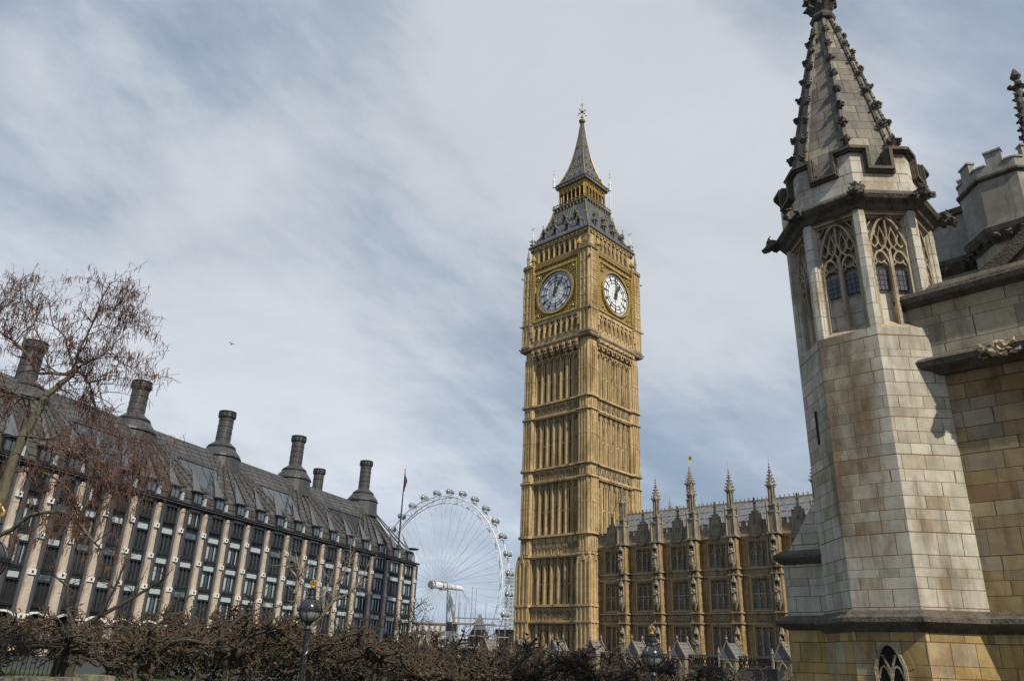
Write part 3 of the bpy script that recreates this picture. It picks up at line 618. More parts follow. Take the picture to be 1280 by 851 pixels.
    for sx in (-1, 1):
        for sy in (-1, 1):
            if (sx, sy) == (1, -1): continue
            m = ml(); m.lathe([(.13, 72.6), (.10, 76.6), (.12, 77.0), (.30, 77.1), (.26, 78.3), (.34, 78.4), (.06, 79.2), (.05, 80.6), (.03, 81.4)], 8, (sx*4.55, sy*4.55))
            for zz in (79.8, 80.6): m.box(sx*4.55-.28, sx*4.55+.28, sy*4.55-.04, sy*4.55+.04, zz-.05, zz+.05)
            m.blob((sx*4.55, sy*4.55, 80.2), .16, 4)
            m.build('lantern_pinnacle', 'white_metal', t)
            m = mb(); cx, cy = sx*5.85, sy*5.85
            for a, b in ((-.5, -.5), (.5, -.5), (.5, .5), (-.5, .5)): m.tube([(cx+a, cy+b, 65.9), (cx+a*.8, cy+b*.8, 67.5)], .05, 4)
            for zz in (66.4, 67.2): m.strip([(-.5, zz), (.5, zz)], .08, 0, 0.01) if 0 else None
            for zz in (66.3, 67.0): m.loft([[(cx+a*.5, cy+b*.5, zz+dz) for a, b in ((-1, -1), (1, -1), (1, 1), (-1, 1))] for dz in (0, .08)])
            m.lathe([(.12, 66), (.10, 68), (.05, 68.4), (.045, 70.5), (.02, 71)], 6, (cx, cy))
            m.box(cx-.42, cx+.42, cy-.04, cy+.04, 69.5, 69.62); m.box(cx-.04, cx+.04, cy-.42, cy+.42, 69.9, 70.0); m.blob((cx, cy, 69.3), .16)
            m.build('roof_corner_spike', 'white_metal', t)
    # upper spire
    m = mb(); m.sq([(2.95, 77.5), (3.3, 77.7), (3.36, 77.95), (3.3, 78.25), (2.95, 78.6), (2.3, 80.2), (1.72, 82.0), (1.3, 83.8), (.98, 85.6), (.7, 87.5), (.46, 89.5), (.28, 91.5), (.22, 92.4)])
    m.build('spire', 'iron_roof', t)
    zs = [(2.95, 78.6), (2.3, 80.2), (1.72, 82.0), (1.3, 83.8), (.98, 85.6), (.7, 87.5), (.46, 89.5), (.28, 91.5)]
    for k in range(4):
        m = mb(k)
        for i in range(9):
            u = -1+2*i/8; m.tube([(u*r, -r-.02, z) for r, z in zs], [.05]*5+[.04, .03, .02], 4)
        m.box(-3.2, 3.2, -3.42, -3.3, 78.2, 78.35)
        m.build('spire_roll', 'iron_roof', t)
        m = mb(k); m.tube([(-r-.02, -r-.02, z) for r, z in zs], [.08]*4+[.06, .05, .04, .03], 5)
        for i in range(9):
            x = -2.8+.7*i; m.prism([(x-.2, 77.62), (x+.2, 77.62), (x, 77.95)], -3.42, -3.34)
        m.build('spire_hip', 'gilt', t)
        for z, r, us in ((79.4, 2.62, (-.66, -.22, .22, .66)), (81.6, 1.84, (-.55, 0, .55)), (83.6, 1.34, (-.45, .45)), (86.4, .86, (0,))):
            for u in us:
                m = mb(k); x = u*r; m.box(x-.10, x+.10, -r-.16, -r+.2, z, z+.26); m.prism([(x-.2, z+.24), (x+.2, z+.24), (x, z+.5)], -r-.22, -r+.2); m.build('lucarne', 'gilt_stone', t)
    m = mb(); m.lathe([(.22, 92.2), (.5, 92.4), (.62, 92.7), (.45, 93.0), (.2, 93.3), (.28, 93.6), (.09, 93.9), (.08, 94.6), (.3, 94.8), (.3, 95.0), (.07, 95.2), (.05, 96.6), (.02, 97.0)], 10)
    m.box(-.7, .7, -.04, .04, 94.65, 94.75); m.box(-.04, .04, -.7, .7, 94.66, 94.76)
    for a, b in ((.7, 0), (-.7, 0), (0, .7), (0, -.7), (.5, .5), (-.5, -.5)): m.blob((a, b, 94.9 if a*b == 0 else 94.0), .15, 1)
    m.strip(circ(0, 96.4, .22, 8), .06, -.03, .03, True)
    m.build('finial', 'gilt_stone', t)
    return t
clock_tower()

# ------------------------------------------------------------------ palace wing
def statue_mb(m, x, y, z, h):
    """robed figure: one continuous surface from hem to crown with shoulders, neck and head"""
    pr = [(.17, 0), (.19, .08), (.15, .35), (.13, .52), (.16, .64), (.19, .76), (.17, .82), (.06, .85), (.055, .875), (.085, .90), (.09, .94), (.07, .98), (.02, 1.0)]
    m.loft([[(x+r*h*cos(a)*1.05, y+r*h*.75*sin(a), z+q*h) for a in [2*pi*j/8 for j in range(8)]] for r, q in pr])
    m.tube([(x-.17*h, y-.02, z+.78*h), (x-.2*h, y-.08*h, z+.60*h), (x-.05*h, y-.17*h, z+.55*h)], [.055*h, .05*h, .04*h], 5)
    m.tube([(x+.17*h, y-.02, z+.78*h), (x+.2*h, y-.08*h, z+.62*h), (x+.06*h, y-.17*h, z+.62*h)], [.055*h, .05*h, .04*h], 5)
def gothic_pinnacle(m, x, y, z0, zb, zt, r):
    """shaft z0..zb, crocketed spirelet zb..zt"""
    m.lathe([(r, z0), (r, z0+.9), (r*1.25, z0+1.0), (r*.82, z0+1.3)], 8, (x, y), pi/8)
    for k in range(4):
        a = k*pi/2+pi/4; m.tube([(x+r*.72*cos(a), y+r*.72*sin(a), z0+1.2), (x+r*.72*cos(a), y+r*.72*sin(a), zb)], r*.22, 4)
    m.lathe([(r*.42, z0+1.2), (r*.42, zb)], 6, (x, y))
    for k in range(4): a = k*pi/2; m.tube([(x+r*.78*cos(a), y+r*.78*sin(a), z0+1.2), (x+r*.78*cos(a), y+r*.78*sin(a), zb)], r*.10, 4)
    m.lathe([(r*.95, zb-.25), (r*1.25, zb), (r*.95, zb+.15), (r*.55, zb+(zt-zb)*.30), (r*.24, zb+(zt-zb)*.62), (r*.12, zt)], 8, (x, y), pi/8)
    for i in range(5):
        f_ = i/4.6; zz = zb+.1+(zt-zb)*f_*.75; rr = r*(1.25-1.02*f_)+.04
        for k in range(8):
            a = k*pi/4+pi/8; m.blob((x+rr*cos(a), y+rr*sin(a), zz), .10*(1-.4*f_), i+k)
    for zz, q in ((zt-.45, .2), (zt-.1, .16), (zt+.22, .11)): m.lathe([(.05, zz-.1), (q, zz), (.05, zz+.1)], 6, (x, y))
    m.tube([(x, y, zt), (x, y, zt+1.2)], [.035, .015], 4)

def palace_wing():
    t = thing('palace_wing', 'long tawny gothic palace wing with tall pinnacles, beside the clock tower', 'palace', tuple(tw(0, 0, GZ)), YAW)
    O = Matrix.Translation((0, 0, -GZ))
    def mb(): m = MB(); m.M = O.copy(); return m
    Y0 = -4.5; S = 5.2; bs = [11.05+S*i for i in range(8)]; X0 = 5.6; X1 = 49
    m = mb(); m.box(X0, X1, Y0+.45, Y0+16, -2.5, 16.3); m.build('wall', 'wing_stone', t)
    cs = [(bs[0]-S/2+.3)]+[b+S/2+.02 for b in bs[:-1]]
    W = 1.12                                  # half width of a window
    LV = [(12.45, 15.35), (7.8, 11.2), (-1.2, 6.0)]
    # wall skin between the windows (so each window sits in a real recess)
    m = mb()
    edges = [X0]+[v for c in cs for v in (c-W, c+W)]+[X1]
    for i in range(0, len(edges), 2): m.box(edges[i], edges[i+1], Y0, Y0+.5, -2.5, 16.3)
    for c in cs:
        for za, zb in ((6.0, 7.8), (11.2, 12.45), (15.35, 16.3), (-2.5, -1.2)): m.box(c-W, c+W, Y0+.002, Y0+.5, za, zb)
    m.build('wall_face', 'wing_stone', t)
    proto = {}
    for ci, c in enumerate(cs):
        for li, (z0, z1) in enumerate(LV):
            if li not in proto:
                m = MB(); m.box(-W, W, .30, .36, z0-GZ, z1-GZ); gl = m.build('window', 'gothic_glass', t); gl.location = (c, Y0, 0)
                m = MB(); m.M = O.copy()
                for x in (-W, -W*.33, W*.33, W): m.box(x-.075, x+.075, .12, .34, z0, z1)
                hh = z1-z0
                if li == 0: tr = []
                elif li == 1: tr = [z0+hh*.5]
                else: tr = [2.8]
                for z in [z0+.06]+tr+[z1-.06]: m.box(-W, W, .10, .33, z-.07, z+.07)
                for z in tr+[z1-.1]:
                    for x in (-W*.667, 0, W*.667): m.strip(archline(W*.6, z-.75, .55, x, 4), .08, .16, .33)
                if li == 0:
                    for x in (-W*.667, 0, W*.667): m.strip(archline(W*.6, z0+1.3, .6, x, 4), .08, .16, .33); m.strip([(x, z0+1.9), (x, z1)], .06, .16, .33)
                for j in range(1, 8):
                    z = z0+hh*j/8
                    m.box(-W, W, .27, .31, z-.02, z+.02)
                for x in (-W*.84, -W*.5, -W*.16, W*.16, W*.5, W*.84): m.box(x-.015, x+.015, .27, .31, z0, z1)
                m.build('tracery', 'wing_trim', gl); proto[li] = gl
                m = MB(); m.M = O.copy(); m.strip([(-W-.1, z0-.05), (-W-.1, z1+.1), (W+.1, z1+.1), (W+.1, z0-.05)], .2, -.10, .1); m.box(-W-.25, W+.25, -.16, .1, z0-.2, z0-.06); m.box(-W-.3, W+.3, -.18, .1, z1+.14, z1+.27)
                m.build('surround', 'wing_trim', gl)
            else: dup(proto[li], t, (c, Y0, 0))
    # carved bands
    m = mb()
    for z in (6.3, 7.45, 11.55, 12.3, 15.75): m.box(X0, X1, Y0-.20, Y0+.05, z-.10, z+.10)
    m.box(X0, X1, Y0-.32, Y0+.05, 15.85, 16.15)
    m.build('string_course', 'wing_trim', t)
    m = mb()
    for c in cs:
        for z0, z1 in ((6.5, 7.3), (11.7, 12.15)):
            n = 4 if z0 < 7 else 5; d = 2*W/n
            for j in range(n):
                x = c-W+d*(j+.5); zc = (z0+z1)/2; m.strip(circ(x, zc, min(d, z1-z0)*.45, 6), .08, Y0-.12, Y0+.01, True); m.strip([(x-d*.4, z0), (x+d*.4, z1)], .06, Y0-.10, Y0+.01)
                m.strip([(x+d*.4, z0), (x-d*.4, z1)], .06, Y0-.098, Y0+.01)
        for sgn in (-1, 1):
            for zc in (13.5, 9.4, 4.2, 6.9, 11.9):
                x = c+sgn*(W+.62); m.strip(circ(x, zc, .17, 4), .08, Y0-.07, Y0+.01, True)
            m.tube([(c+sgn*(W+.35), Y0-.03, -2), (c+sgn*(W+.35), Y0-.03, 15.7)], .07, 4)
    m.build('carved_panels', 'wing_trim', t)
    # parapet
    m = mb(); m.box(X0, X1, Y0-.10, Y0+.3, 16.15, 17.1)
    x = X0
    while x < X1: m.box(x, x+.42, Y0-.10, Y0+.3, 17.1, 17.65); m.box(x-.03, x+.45, Y0-.14, Y0+.34, 17.65, 17.75); x += .84
    for c in cs:
        m.box(c-.62, c+.62, Y0-.22, Y0+.34, 16.2, 18.3); m.box(c-.85, c+.85, Y0-.2, Y0+.32, 16.2, 17.6); m.box(c-.38, c+.38, Y0-.24, Y0+.36, 18.3, 18.8); m.lathe([(.2, 18.7), (.14, 19.6), (.24, 19.7), (.06, 20.0), (.16, 20.15), (.03, 20.4)], 6, (c, Y0))
        m.box(c-.72, c-.58, Y0-.28, Y0+.36, 16.2, 18.5); m.box(c+.58, c+.72, Y0-.28, Y0+.36, 16.2, 18.5)
        m.strip(archline(.5, 17.2, .5, c, 4), .1, Y0-.34, Y0-.2); m.prism([(c-.7, 16.1), (c+.7, 16.1), (c+.4, 15.75), (c-.4, 15.75)], Y0-.5, Y0)
        for j in range(9): m.strip(archline(.3, 16.7, .22, c-2.1+.52*j, 3), .07, Y0-.16, Y0-.09)
    m.build('parapet', 'wing_grey', t)
    # buttresses with niches, statues and pinnacles
    m = MB(); m.M = O.copy(); m.box(-.52, .52, -1.15, .05, -2.5, 6.2); m.box(-.46, .46, -1.05, .05, 6.2, 12); m.box(-.42, .42, -.98, .05, 12, 16.2)
    for x in (-.45, .45): m.box(x-.1, x+.1, -1.28, -1.0, -2.5, 15.6)
    bt = m.build('buttress', 'wing_stone', t); bt.location = (bs[0], Y0, 0)
    m = MB(); m.M = O.copy()
    for z, q in ((6.3, .12), (7.45, .1), (11.55, .1), (12.3, .1), (15.9, .16)): m.box(-.56-q, .56+q, -1.35-q, 0, z-.1, z+.1)
    for zb in (3.0, 8.6, 13.0):
        m.lathe([(.10, zb-.9), (.30, zb-.35), (.36, zb-.1), (.30, zb)], 6, (0, -1.3)); m.lathe([(.30, zb+2.05), (.36, zb+2.2), (.25, zb+2.5), (.08, zb+3.1), (.02, zb+3.3)], 6, (0, -1.3))
        m.box(-.36, -.26, -1.5, -1.05, zb, zb+2.1); m.box(.26, .36, -1.5, -1.05, zb, zb+2.1)
    m.build('canopies', 'wing_grey', bt)
    m = MB(); m.M = O.copy()
    for zb in (3.0, 8.6, 13.0):
        m = MB(); m.M = O.copy(); statue_mb(m, 0, -1.32, zb, 1.75); m.build('statue', 'jamb', bt, smooth=True)
    m = MB(); m.M = O.copy(); m.box(-.5, .5, -1.3, -.3, 16.0, 18.3); m.box(-.6, .6, -1.4, -.2, 18.2, 18.4)
    for a, b in ((-.5, -1.3), (.5, -1.3), (.5, -.3), (-.5, -.3)): m.lathe([(.13, 16), (.12, 18.9), (.17, 19.0), (.02, 19.7)], 5, (a, b))
    gothic_pinnacle(m, 0, -.8, 18.0, 21.3, 23.6, .46)
    m.build('pinnacle', 'wing_grey', bt)
    for b in bs[1:]:
        c = bt.copy(); COL.objects.link(c); c.parent = t; c.location = (b, Y0, 0)
        for ch in bt.children: g_ = ch.copy(); COL.objects.link(g_); g_.parent = c
    # roof with seams and cresting
    m = mb(); rz = 21.4; ry = Y0+7.5
    m.add([(X0, Y0+.6, 16.9), (X1, Y0+.6, 16.9), (X1, ry, rz), (X0, ry, rz), (X1, ry+7, 17), (X0, ry+7, 17)], [(0, 1, 2, 3), (3, 2, 4, 5), (0, 3, 5), (1, 4, 2)]); m.build('roof', 'lead_roof', t)
    m = mb(); x = X0+.4
    while x < X1: m.tube([(x, Y0+.6, 16.95), (x, ry, rz+.04)], .05, 4); x += .85
    for q in (.25, .5, .75): m.box(X0, X1, Y0+.6+6.9*q-.05, Y0+.6+6.9*q+.05, 16.9+4.5*q-.02, 16.9+4.5*q+.07)
    m.build('roof_seams', 'lead_roof', t)
    m = mb(); m.box(X0, X1, ry-.08, ry+.08, rz-.05, rz+.22); x = X0+.2
    while x < X1: m.prism([(x-.1, rz+.2), (x+.1, rz+.2), (x, rz+.6)], ry-.05, ry+.05); m.blob((x, ry, rz+.5), .09); x += .6
    m.build('ridge_cresting', 'wing_grey', t)
    return t
palace_wing()
def pz(name, label, s, tt, base, zb, zt, r, mat='wing_grey', vane=False):
    o = thing(name, label, 'turret', tuple(tw(s, tt, base)), YAW)
    m = MB(); m.M = Matrix.Translation((0, 0, -base)); gothic_pinnacle(m, 0, 0, zb-3.4, zb, zt, r); m.lathe([(r*.95, base), (r*.95, zb-3.3)], 8); m.build('shaft', mat, o)
    if vane:
        m = MB(); m.M = Matrix.Translation((0, 0, -base)); m.tube([(0, 0, zt), (0, 0, zt+1.9)], .05, 4); m.box(.05, .5, -.02, .02, zt+1.2, zt+1.75); m.build('weather_vane', 'gilt', o)
    return o
pz('roof_turret', 'stout sooty gothic turret with pale weathervane, rising behind the palace roof', 12.2, 10.5, 12, 26.6, 29.0, .62, vane=True)
pz('roof_pinnacle', 'thin distant pinnacle tip just left of the stout roof turret', 8.6, 10.5, 14, 22.6, 24.2, .3)
pz('roof_pinnacle', 'thin distant pinnacle tip just right of the stout roof turret', 13.95, 10.5, 14, 22.0, 23.3, .26)

# ------------------------------------------------------------------ near turret
TC = Vector((22*sin(radians(27.1)), 22*cos(radians(27.1)), 0)); TYAW = radians(-45.4)
def oct_ring(R, z): return [(R*cos(pi/8+k*pi/4), R*sin(pi/8+k*pi/4), z) for k in range(8)]
def near_turret():
    t = thing('stone_turret', 'big pale octagonal stone turret with crocketed spire and traceried lantern windows', 'turret', (TC.x, TC.y, GZ), TYAW)
    O = Matrix.Translation((0, 0, -GZ)); R = 1.97; cs8 = cos(pi/8); ap = R*cs8; hw = R*sin(pi/8)
    def mb(k=None):
        m = MB(); m.M = O @ (Matrix.Rotation(k*pi/4, 4, 'Z') if k is not None else Matrix.Identity(4)); return m   # k=0 faces -y, k=1 to the right
    m = mb(); m.loft([oct_ring(R+.10, -3), oct_ring(R+.10, 2.55)]); m.build('plinth', 'plinth', t)
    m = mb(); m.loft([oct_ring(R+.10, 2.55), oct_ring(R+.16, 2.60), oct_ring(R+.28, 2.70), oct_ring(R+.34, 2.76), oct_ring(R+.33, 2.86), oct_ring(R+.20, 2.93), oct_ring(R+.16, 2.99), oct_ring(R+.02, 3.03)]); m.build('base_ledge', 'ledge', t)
    m = mb(); m.loft([oct_ring(R, 2.95), oct_ring(R, 9.85)]); m.build('shaft', 'turret', t)
    # slit on left shoulder
    m = mb(7); m.box(-.07, .07, -ap-.012, -ap+.05, 7.2, 8.1); m.build('slit_window', 'dark_void', t)
    # lantern: recessed core, corner piers, tracery
    m = mb(); m.loft([oct_ring(R-.40, 9.8), oct_ring(R-.40, 13.5)]); m.build('lantern_core', 'turret_top', t)
    for k in range(8):
        a = -pi/2+pi/8+k*pi/4; m = mb()
        c = Vector((cos(a), sin(a))); e1 = Vector((-sin(a-pi/8), cos(a-pi/8))); e2 = Vector((-sin(a+pi/8), cos(a+pi/8)))
        V = c*R; w_ = .15; q = [V, V-e1*(w_), V-e1*(w_+.06)-c*.38, V-c*.5, V+e2*(w_+.06)-c*.38, V+e2*(w_)]
        m.zprism([(p.x, p.y) for p in q], 9.85, 13.45); m.build('corner_pier', 'turret_top', t)
    for k in range(8):
        if k in (3, 4, 5): continue
        yf = -ap; pw = hw-.15; zc0 = 9.85; z1 = 13.35
        fr = mb(k)
        fr.add([(-pw-.04, yf+.02, 9.85), (pw+.04, yf+.02, 9.85), (pw+.04, yf+.33, 10.15), (-pw-.04, yf+.33, 10.15), (-pw-.04, yf+.36, 9.8), (pw+.04, yf+.36, 9.8)], [(0, 1, 2, 3), (0, 3, 4), (1, 5, 2), (3, 2, 5, 4), (0, 4, 5, 1)])
        fr.strip([(-pw+.02, 10.0), (-pw+.02, z1-.1), (pw-.02, z1-.1), (pw-.02, 10.0)], .05, yf+.06, yf+.34)
        fr.strip([(-pw+.075, 10.0), (-pw+.075, z1-.16), (pw-.075, z1-.16), (pw-.075, 10.0)], .035, yf+.14, yf+.34)
        fr.box(-pw-.1, pw+.1, yf+.04, yf+.3, z1-.06, z1+.1)
        fo = fr.build('window_frame', 'jamb', t)
        m = mb(k); iw = pw-.10; lw = iw
        m.box(-.035, .035, yf+.14, yf+.35, 9.95, 12.15)
        for c in (-lw/2, lw/2):
            m.strip([(c-lw/2+.03, 10.0)]+[(c-lw/2+.03, 11.75)]+[(x, z) for x, z in reversed(archline(lw-.06, 11.75, .40, c, 6))]+[(c+lw/2-.03, 11.75), (c+lw/2-.03, 10.0)], .05, yf+.16, yf+.35)
            for sgn in (-1, 1):   # cusps
                m.strip([(c+sgn*lw*.42, 11.70), (c+sgn*lw*.18, 11.83), (c+sgn*lw*.30, 12.0)], .035, yf+.20, yf+.35)
                m.strip([(c+sgn*lw*.20, 11.86), (c, 11.80)], .03, yf+.202, yf+.35)
        big = archline(iw*2-.02, 12.30, .88, 0, 8); m.strip(big, .06, yf+.15, yf+.35)
        m.strip([(-iw+.02, 11.8), (-iw+.02, 12.35)], .05, yf+.16, yf+.35); m.strip([(iw-.02, 11.8), (iw-.02, 12.35)], .05, yf+.16, yf+.35)
        m.strip([(-lw/2, 12.12), (-lw*.18, 12.30), (0, 12.62)], .05, yf+.17, yf+.35); m.strip([(lw/2, 12.12), (lw*.18, 12.30), (0, 12.62)], .05, yf+.171, yf+.35)
        m.strip([(-lw*.18, 12.30), (0, 12.12), (lw*.18, 12.30)], .045, yf+.172, yf+.35)
        m.strip([(0, 12.6), (0, 13.1)], .045, yf+.17, yf+.35)
        for c in (-iw*.70, -iw*.30, iw*.30, iw*.70):   # upper daggers
            h_ = .36 if abs(c) > iw*.5 else .5
            m.strip([(c-.085, 12.38), (c-.085, 12.38+h_*.45), (c, 12.38+h_), (c+.085, 12.38+h_*.45), (c+.085, 12.38), (c, 12.28)], .032, yf+.19, yf+.35, True)
        for sx in (-1, 1):
            m.strip([(sx*iw*.98, 12.9), (sx*iw*.6, 13.18)], .03, yf+.2, yf+.35)
        m.build('tracery', 'jamb', fo)
        for c in (-lw/2, lw/2):
            m = mb(k); m.box(c-lw/2+.07, c+lw/2-.07, yf+.285, yf+.33, 11.05, 11.62); g_ = m.build('window_pane', 'gothic_glass', fo)
            # infill below and leading
        m = mb(k)
        for c in (-lw/2, lw/2):
            for j in range(1, 3): x = c-lw/2+.07+(lw-.14)*j/3; m.box(x-.008, x+.008, yf+.27, yf+.29, 11.05, 11.62)
            for j in range(1, 4): z = 11.05+.57*j/4; m.box(c-lw/2+.07, c+lw/2-.07, yf+.272, yf+.288, z-.008, z+.008)
        m.build('lead_bars', 'crocket', fo)
    # cornice and gargoyles
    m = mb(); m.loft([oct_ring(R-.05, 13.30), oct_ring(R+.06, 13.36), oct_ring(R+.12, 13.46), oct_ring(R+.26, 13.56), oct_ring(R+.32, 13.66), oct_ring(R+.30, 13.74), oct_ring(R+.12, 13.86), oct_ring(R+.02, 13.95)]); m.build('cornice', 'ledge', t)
    for k in range(8):
        a = -pi/2+pi/8+k*pi/4; m = mb(); m.M = O @ Matrix.Rotation(a, 4, 'Z'); rr = R+.22
        m.tube([(rr-.1, 0, 13.62), (rr+.12, 0, 13.66), (rr+.24, 0, 13.62), (rr+.34, 0, 13.50)], [.15, .17, .14, .09], 7)
        m.blob((rr+.16, .0, 13.74), .16, k, 2, (1, 1.1, .8), .5); m.blob((rr+.36, .05, 13.50), .085, k+3, 2, rough=.5); m.blob((rr+.30, -.10, 13.60), .09, k+5, 2, rough=.5)
        m.blob((rr+.10, .14, 13.62), .10, k+7, 2, rough=.6); m.blob((rr+.08, -.15, 13.60), .10, k+9, 2, rough=.6)
        for s_ in (-1, 1): m.tube([(rr+.2, s_*.06, 13.76), (rr+.24, s_*.12, 13.86), (rr+.18, s_*.15, 13.92)], [.04, .03, .015], 4)
        m.build('gargoyle', 'crocket', t, smooth=False)
    # crown with stepped battlements; mouldings run round each merlon
    R2 = 2.0; ap2 = R2*cs8; hw2 = R2*sin(pi/8); zb_, zt_ = 14.55, 15.2; mw = .44
    m = mb(); m.loft([oct_ring(R2, 13.92), oct_ring(R2, zb_), oct_ring(R2-.26, zb_), oct_ring(R2-.26, 13.92)], cap=False); m.build('crown_wall', 'turret_top', t)
    for k in range(8):
        a = -pi/2+pi/8+k*pi/4; m = mb(); c = Vector((cos(a), sin(a))); e1 = Vector((-sin(a-pi/8), cos(a-pi/8))); e2 = Vector((-sin(a+pi/8), cos(a+pi/8)))
        V = c*R2; Vi = c*(R2-.27); q = [V, V+e2*mw, Vi+e2*(mw-.1), Vi, Vi-e1*(mw-.1), V-e1*mw]
        m.zprism([(p.x, p.y) for p in q], zb_-.002, zt_); m.build('merlon', 'turret_top', t)
    for k in range(8):
        m = mb(k); g_ = hw2-mw
        path = [(-hw2-.05, zt_+.03), (-g_, zt_+.03), (-g_, zb_+.02), (g_, zb_+.02), (g_, zt_+.03), (hw2+.05, zt_+.03)]
        for wd, y0, y1, dz in ((.17, -ap2-.10, -ap2+.30, 0), (.09, -ap2-.17, -ap2+.25, .015)):
            m.strip([(x, z+dz) for x, z in path], wd, y0, y1)
        m.build('parapet_moulding', 'ledge', t)
    # spire
    prof = [(1.86, 13.9), (1.66, 15.2), (1.27, 17.2), (.93, 18.9), (.62, 20.3), (.32, 21.6)]
    m = mb(); m.loft([oct_ring(r, z) for r, z in prof]); m.build('spire', 'turret_spire', t)
    rnd = random.Random(3)
    for k in range(8):
        a = -pi/2+pi/8+k*pi/4
        m = mb(); m.M = O @ Matrix.Rotation(a, 4, 'Z')
        m.tube([(r+.02, 0, z) for r, z in prof], .07, 6); m.build('spire_rib', 'turret_spire', t)
        for i in range(8):
            m = mb(); m.M = O @ Matrix.Rotation(a, 4, 'Z')
            z = 15.75+i*.74; r = 1.66+(z-15.2)*(.32-1.66)/6.4 + .03; s_ = .86-.045*i
            m.tube([(r-.05, 0, z-.1), (r+.09*s_, 0, z-.04), (r+.20*s_, 0, z+.06), (r+.19*s_, 0, z+.15)], [.06, .07, .06, .03], 5)
            for b_ in ((.22, 0, .12), (.15, .085, .03), (.15, -.085, .03), (.08, .05, .12), (.10, -.05, .13)):
                m.blob((r+b_[0]*s_+rnd.uniform(-.02, .02), b_[1]+rnd.uniform(-.02, .02), z+b_[2]), rnd.uniform(.055, .085)*s_, rnd.random()*50, 2, rough=.6)
            m.blob((r+.0, .05, z+.28), .035, i, 1); m.blob((r, -.05, z+.33), .035, i, 1)
            m.build('crocket', 'crocket', t)
    m = mb(); m.lathe([(.30, 21.5), (.28, 21.7), (.38, 21.76), (.42, 21.88), (.34, 22.0), (.24, 22.06), (.28, 22.25), (.2, 22.5)], 8, ph=pi/8)
    for q in range(2):
        for k in range(8):
            a = k*pi/4+q*pi/8; z = 22.45+.5*q; rr = .34-.04*q
            m.tube([(rr*.4*cos(a), rr*.4*sin(a), z-.3), (rr*cos(a), rr*sin(a), z-.05), ((rr+.1)*cos(a), (rr+.1)*sin(a), z+.12)], [.10, .10, .05], 5)
            m.blob(((rr+.1)*cos(a), (rr+.1)*sin(a), z+.12), .11, k+q*9, 2, rough=.6)
    m.lathe([(.2, 22.3), (.22, 22.9), (.26, 23.2), (.1, 23.5), (.02, 23.8)], 8)
    m.build('finial', 'crocket', t)
    # arched window in the plinth (left of the two front faces)
    yf = -(R+.10)*cs8
    m = mb(0); m.prism(arch(.56, -1.0, 1.80, .48, 8, -.03), yf-.012, yf+.1); wn = m.build('plinth_window', 'dark_void', t)
    m = mb(0); m.strip([(-.31-.03, -1.0)]+[(x, z) for x, z in reversed(archline(.62, 1.80, .52, -.03, 8))]+[(.31-.03, -1.0)], .07, yf-.05, yf+.05)
    m.strip([(-.03, -1.0), (-.03, 1.75), (-.17, 2.08)], .045, yf-.045, yf+.0); m.strip([(-.03, 1.7), (.11, 2.08)], .045, yf-.044, yf+.0)
    m.strip([(x, z) for x, z in archline(.25, 1.6, .25, -.17, 4)], .035, yf-.04, yf+.0); m.strip([(x, z) for x, z in archline(.25, 1.6, .25, .11, 4)], .035, yf-.04, yf+.0)
    m.build('window_tracery', 'jamb', wn)
    m = mb(0); m.strip([(x, z) for x, z in reversed(archline(.86, 1.80, .66, -.03, 8))], .16, yf-.012, yf+.05); m.build('window_hood', 'plinth', wn)
    # stepped buttress running off to the left of the base
    m = mb(); xb = -(R)*cs8; x2 = xb-1.15
    m.box(x2, xb+.3, -.62, .55, -3, 3.0); m.build('buttress_foot', 'plinth', t)
    m = mb(); m.box(x2+.02, xb+.3, -.60, .53, 3.0, 4.35); m.add([(x2+.12, -.6, 4.5), (xb+.25, -.6, 4.5), (xb+.25, .53, 4.5), (x2+.12, .53, 4.5), (xb+.1, -.45, 6.3), (xb+.25, -.45, 6.3), (xb+.25, .4, 6.3), (xb+.1, .4, 6.3)], [(0, 1, 5, 4), (1, 2, 6, 5), (2, 3, 7, 6), (3, 0, 4, 7), (4, 5, 6, 7), (3, 2, 1, 0)]); m.build('buttress', 'turret', t)
    for zz, q in ((2.78, .24), (4.42, .17)):
        m = mb(); m.loft([[(x2-q*f1, -.62-q*f1, zz+dz), (xb+.2, -.62-q*f1, zz+dz), (xb+.2, .55+q*f1, zz+dz), (x2-q*f1, .55+q*f1, zz+dz)] for dz, f1 in ((-.14, 0), (-.04, .7), (.02, 1), (.09, .95), (.22, 0))])
        m.build('buttress_ledge', 'ledge', t)
    return t
near_turret()

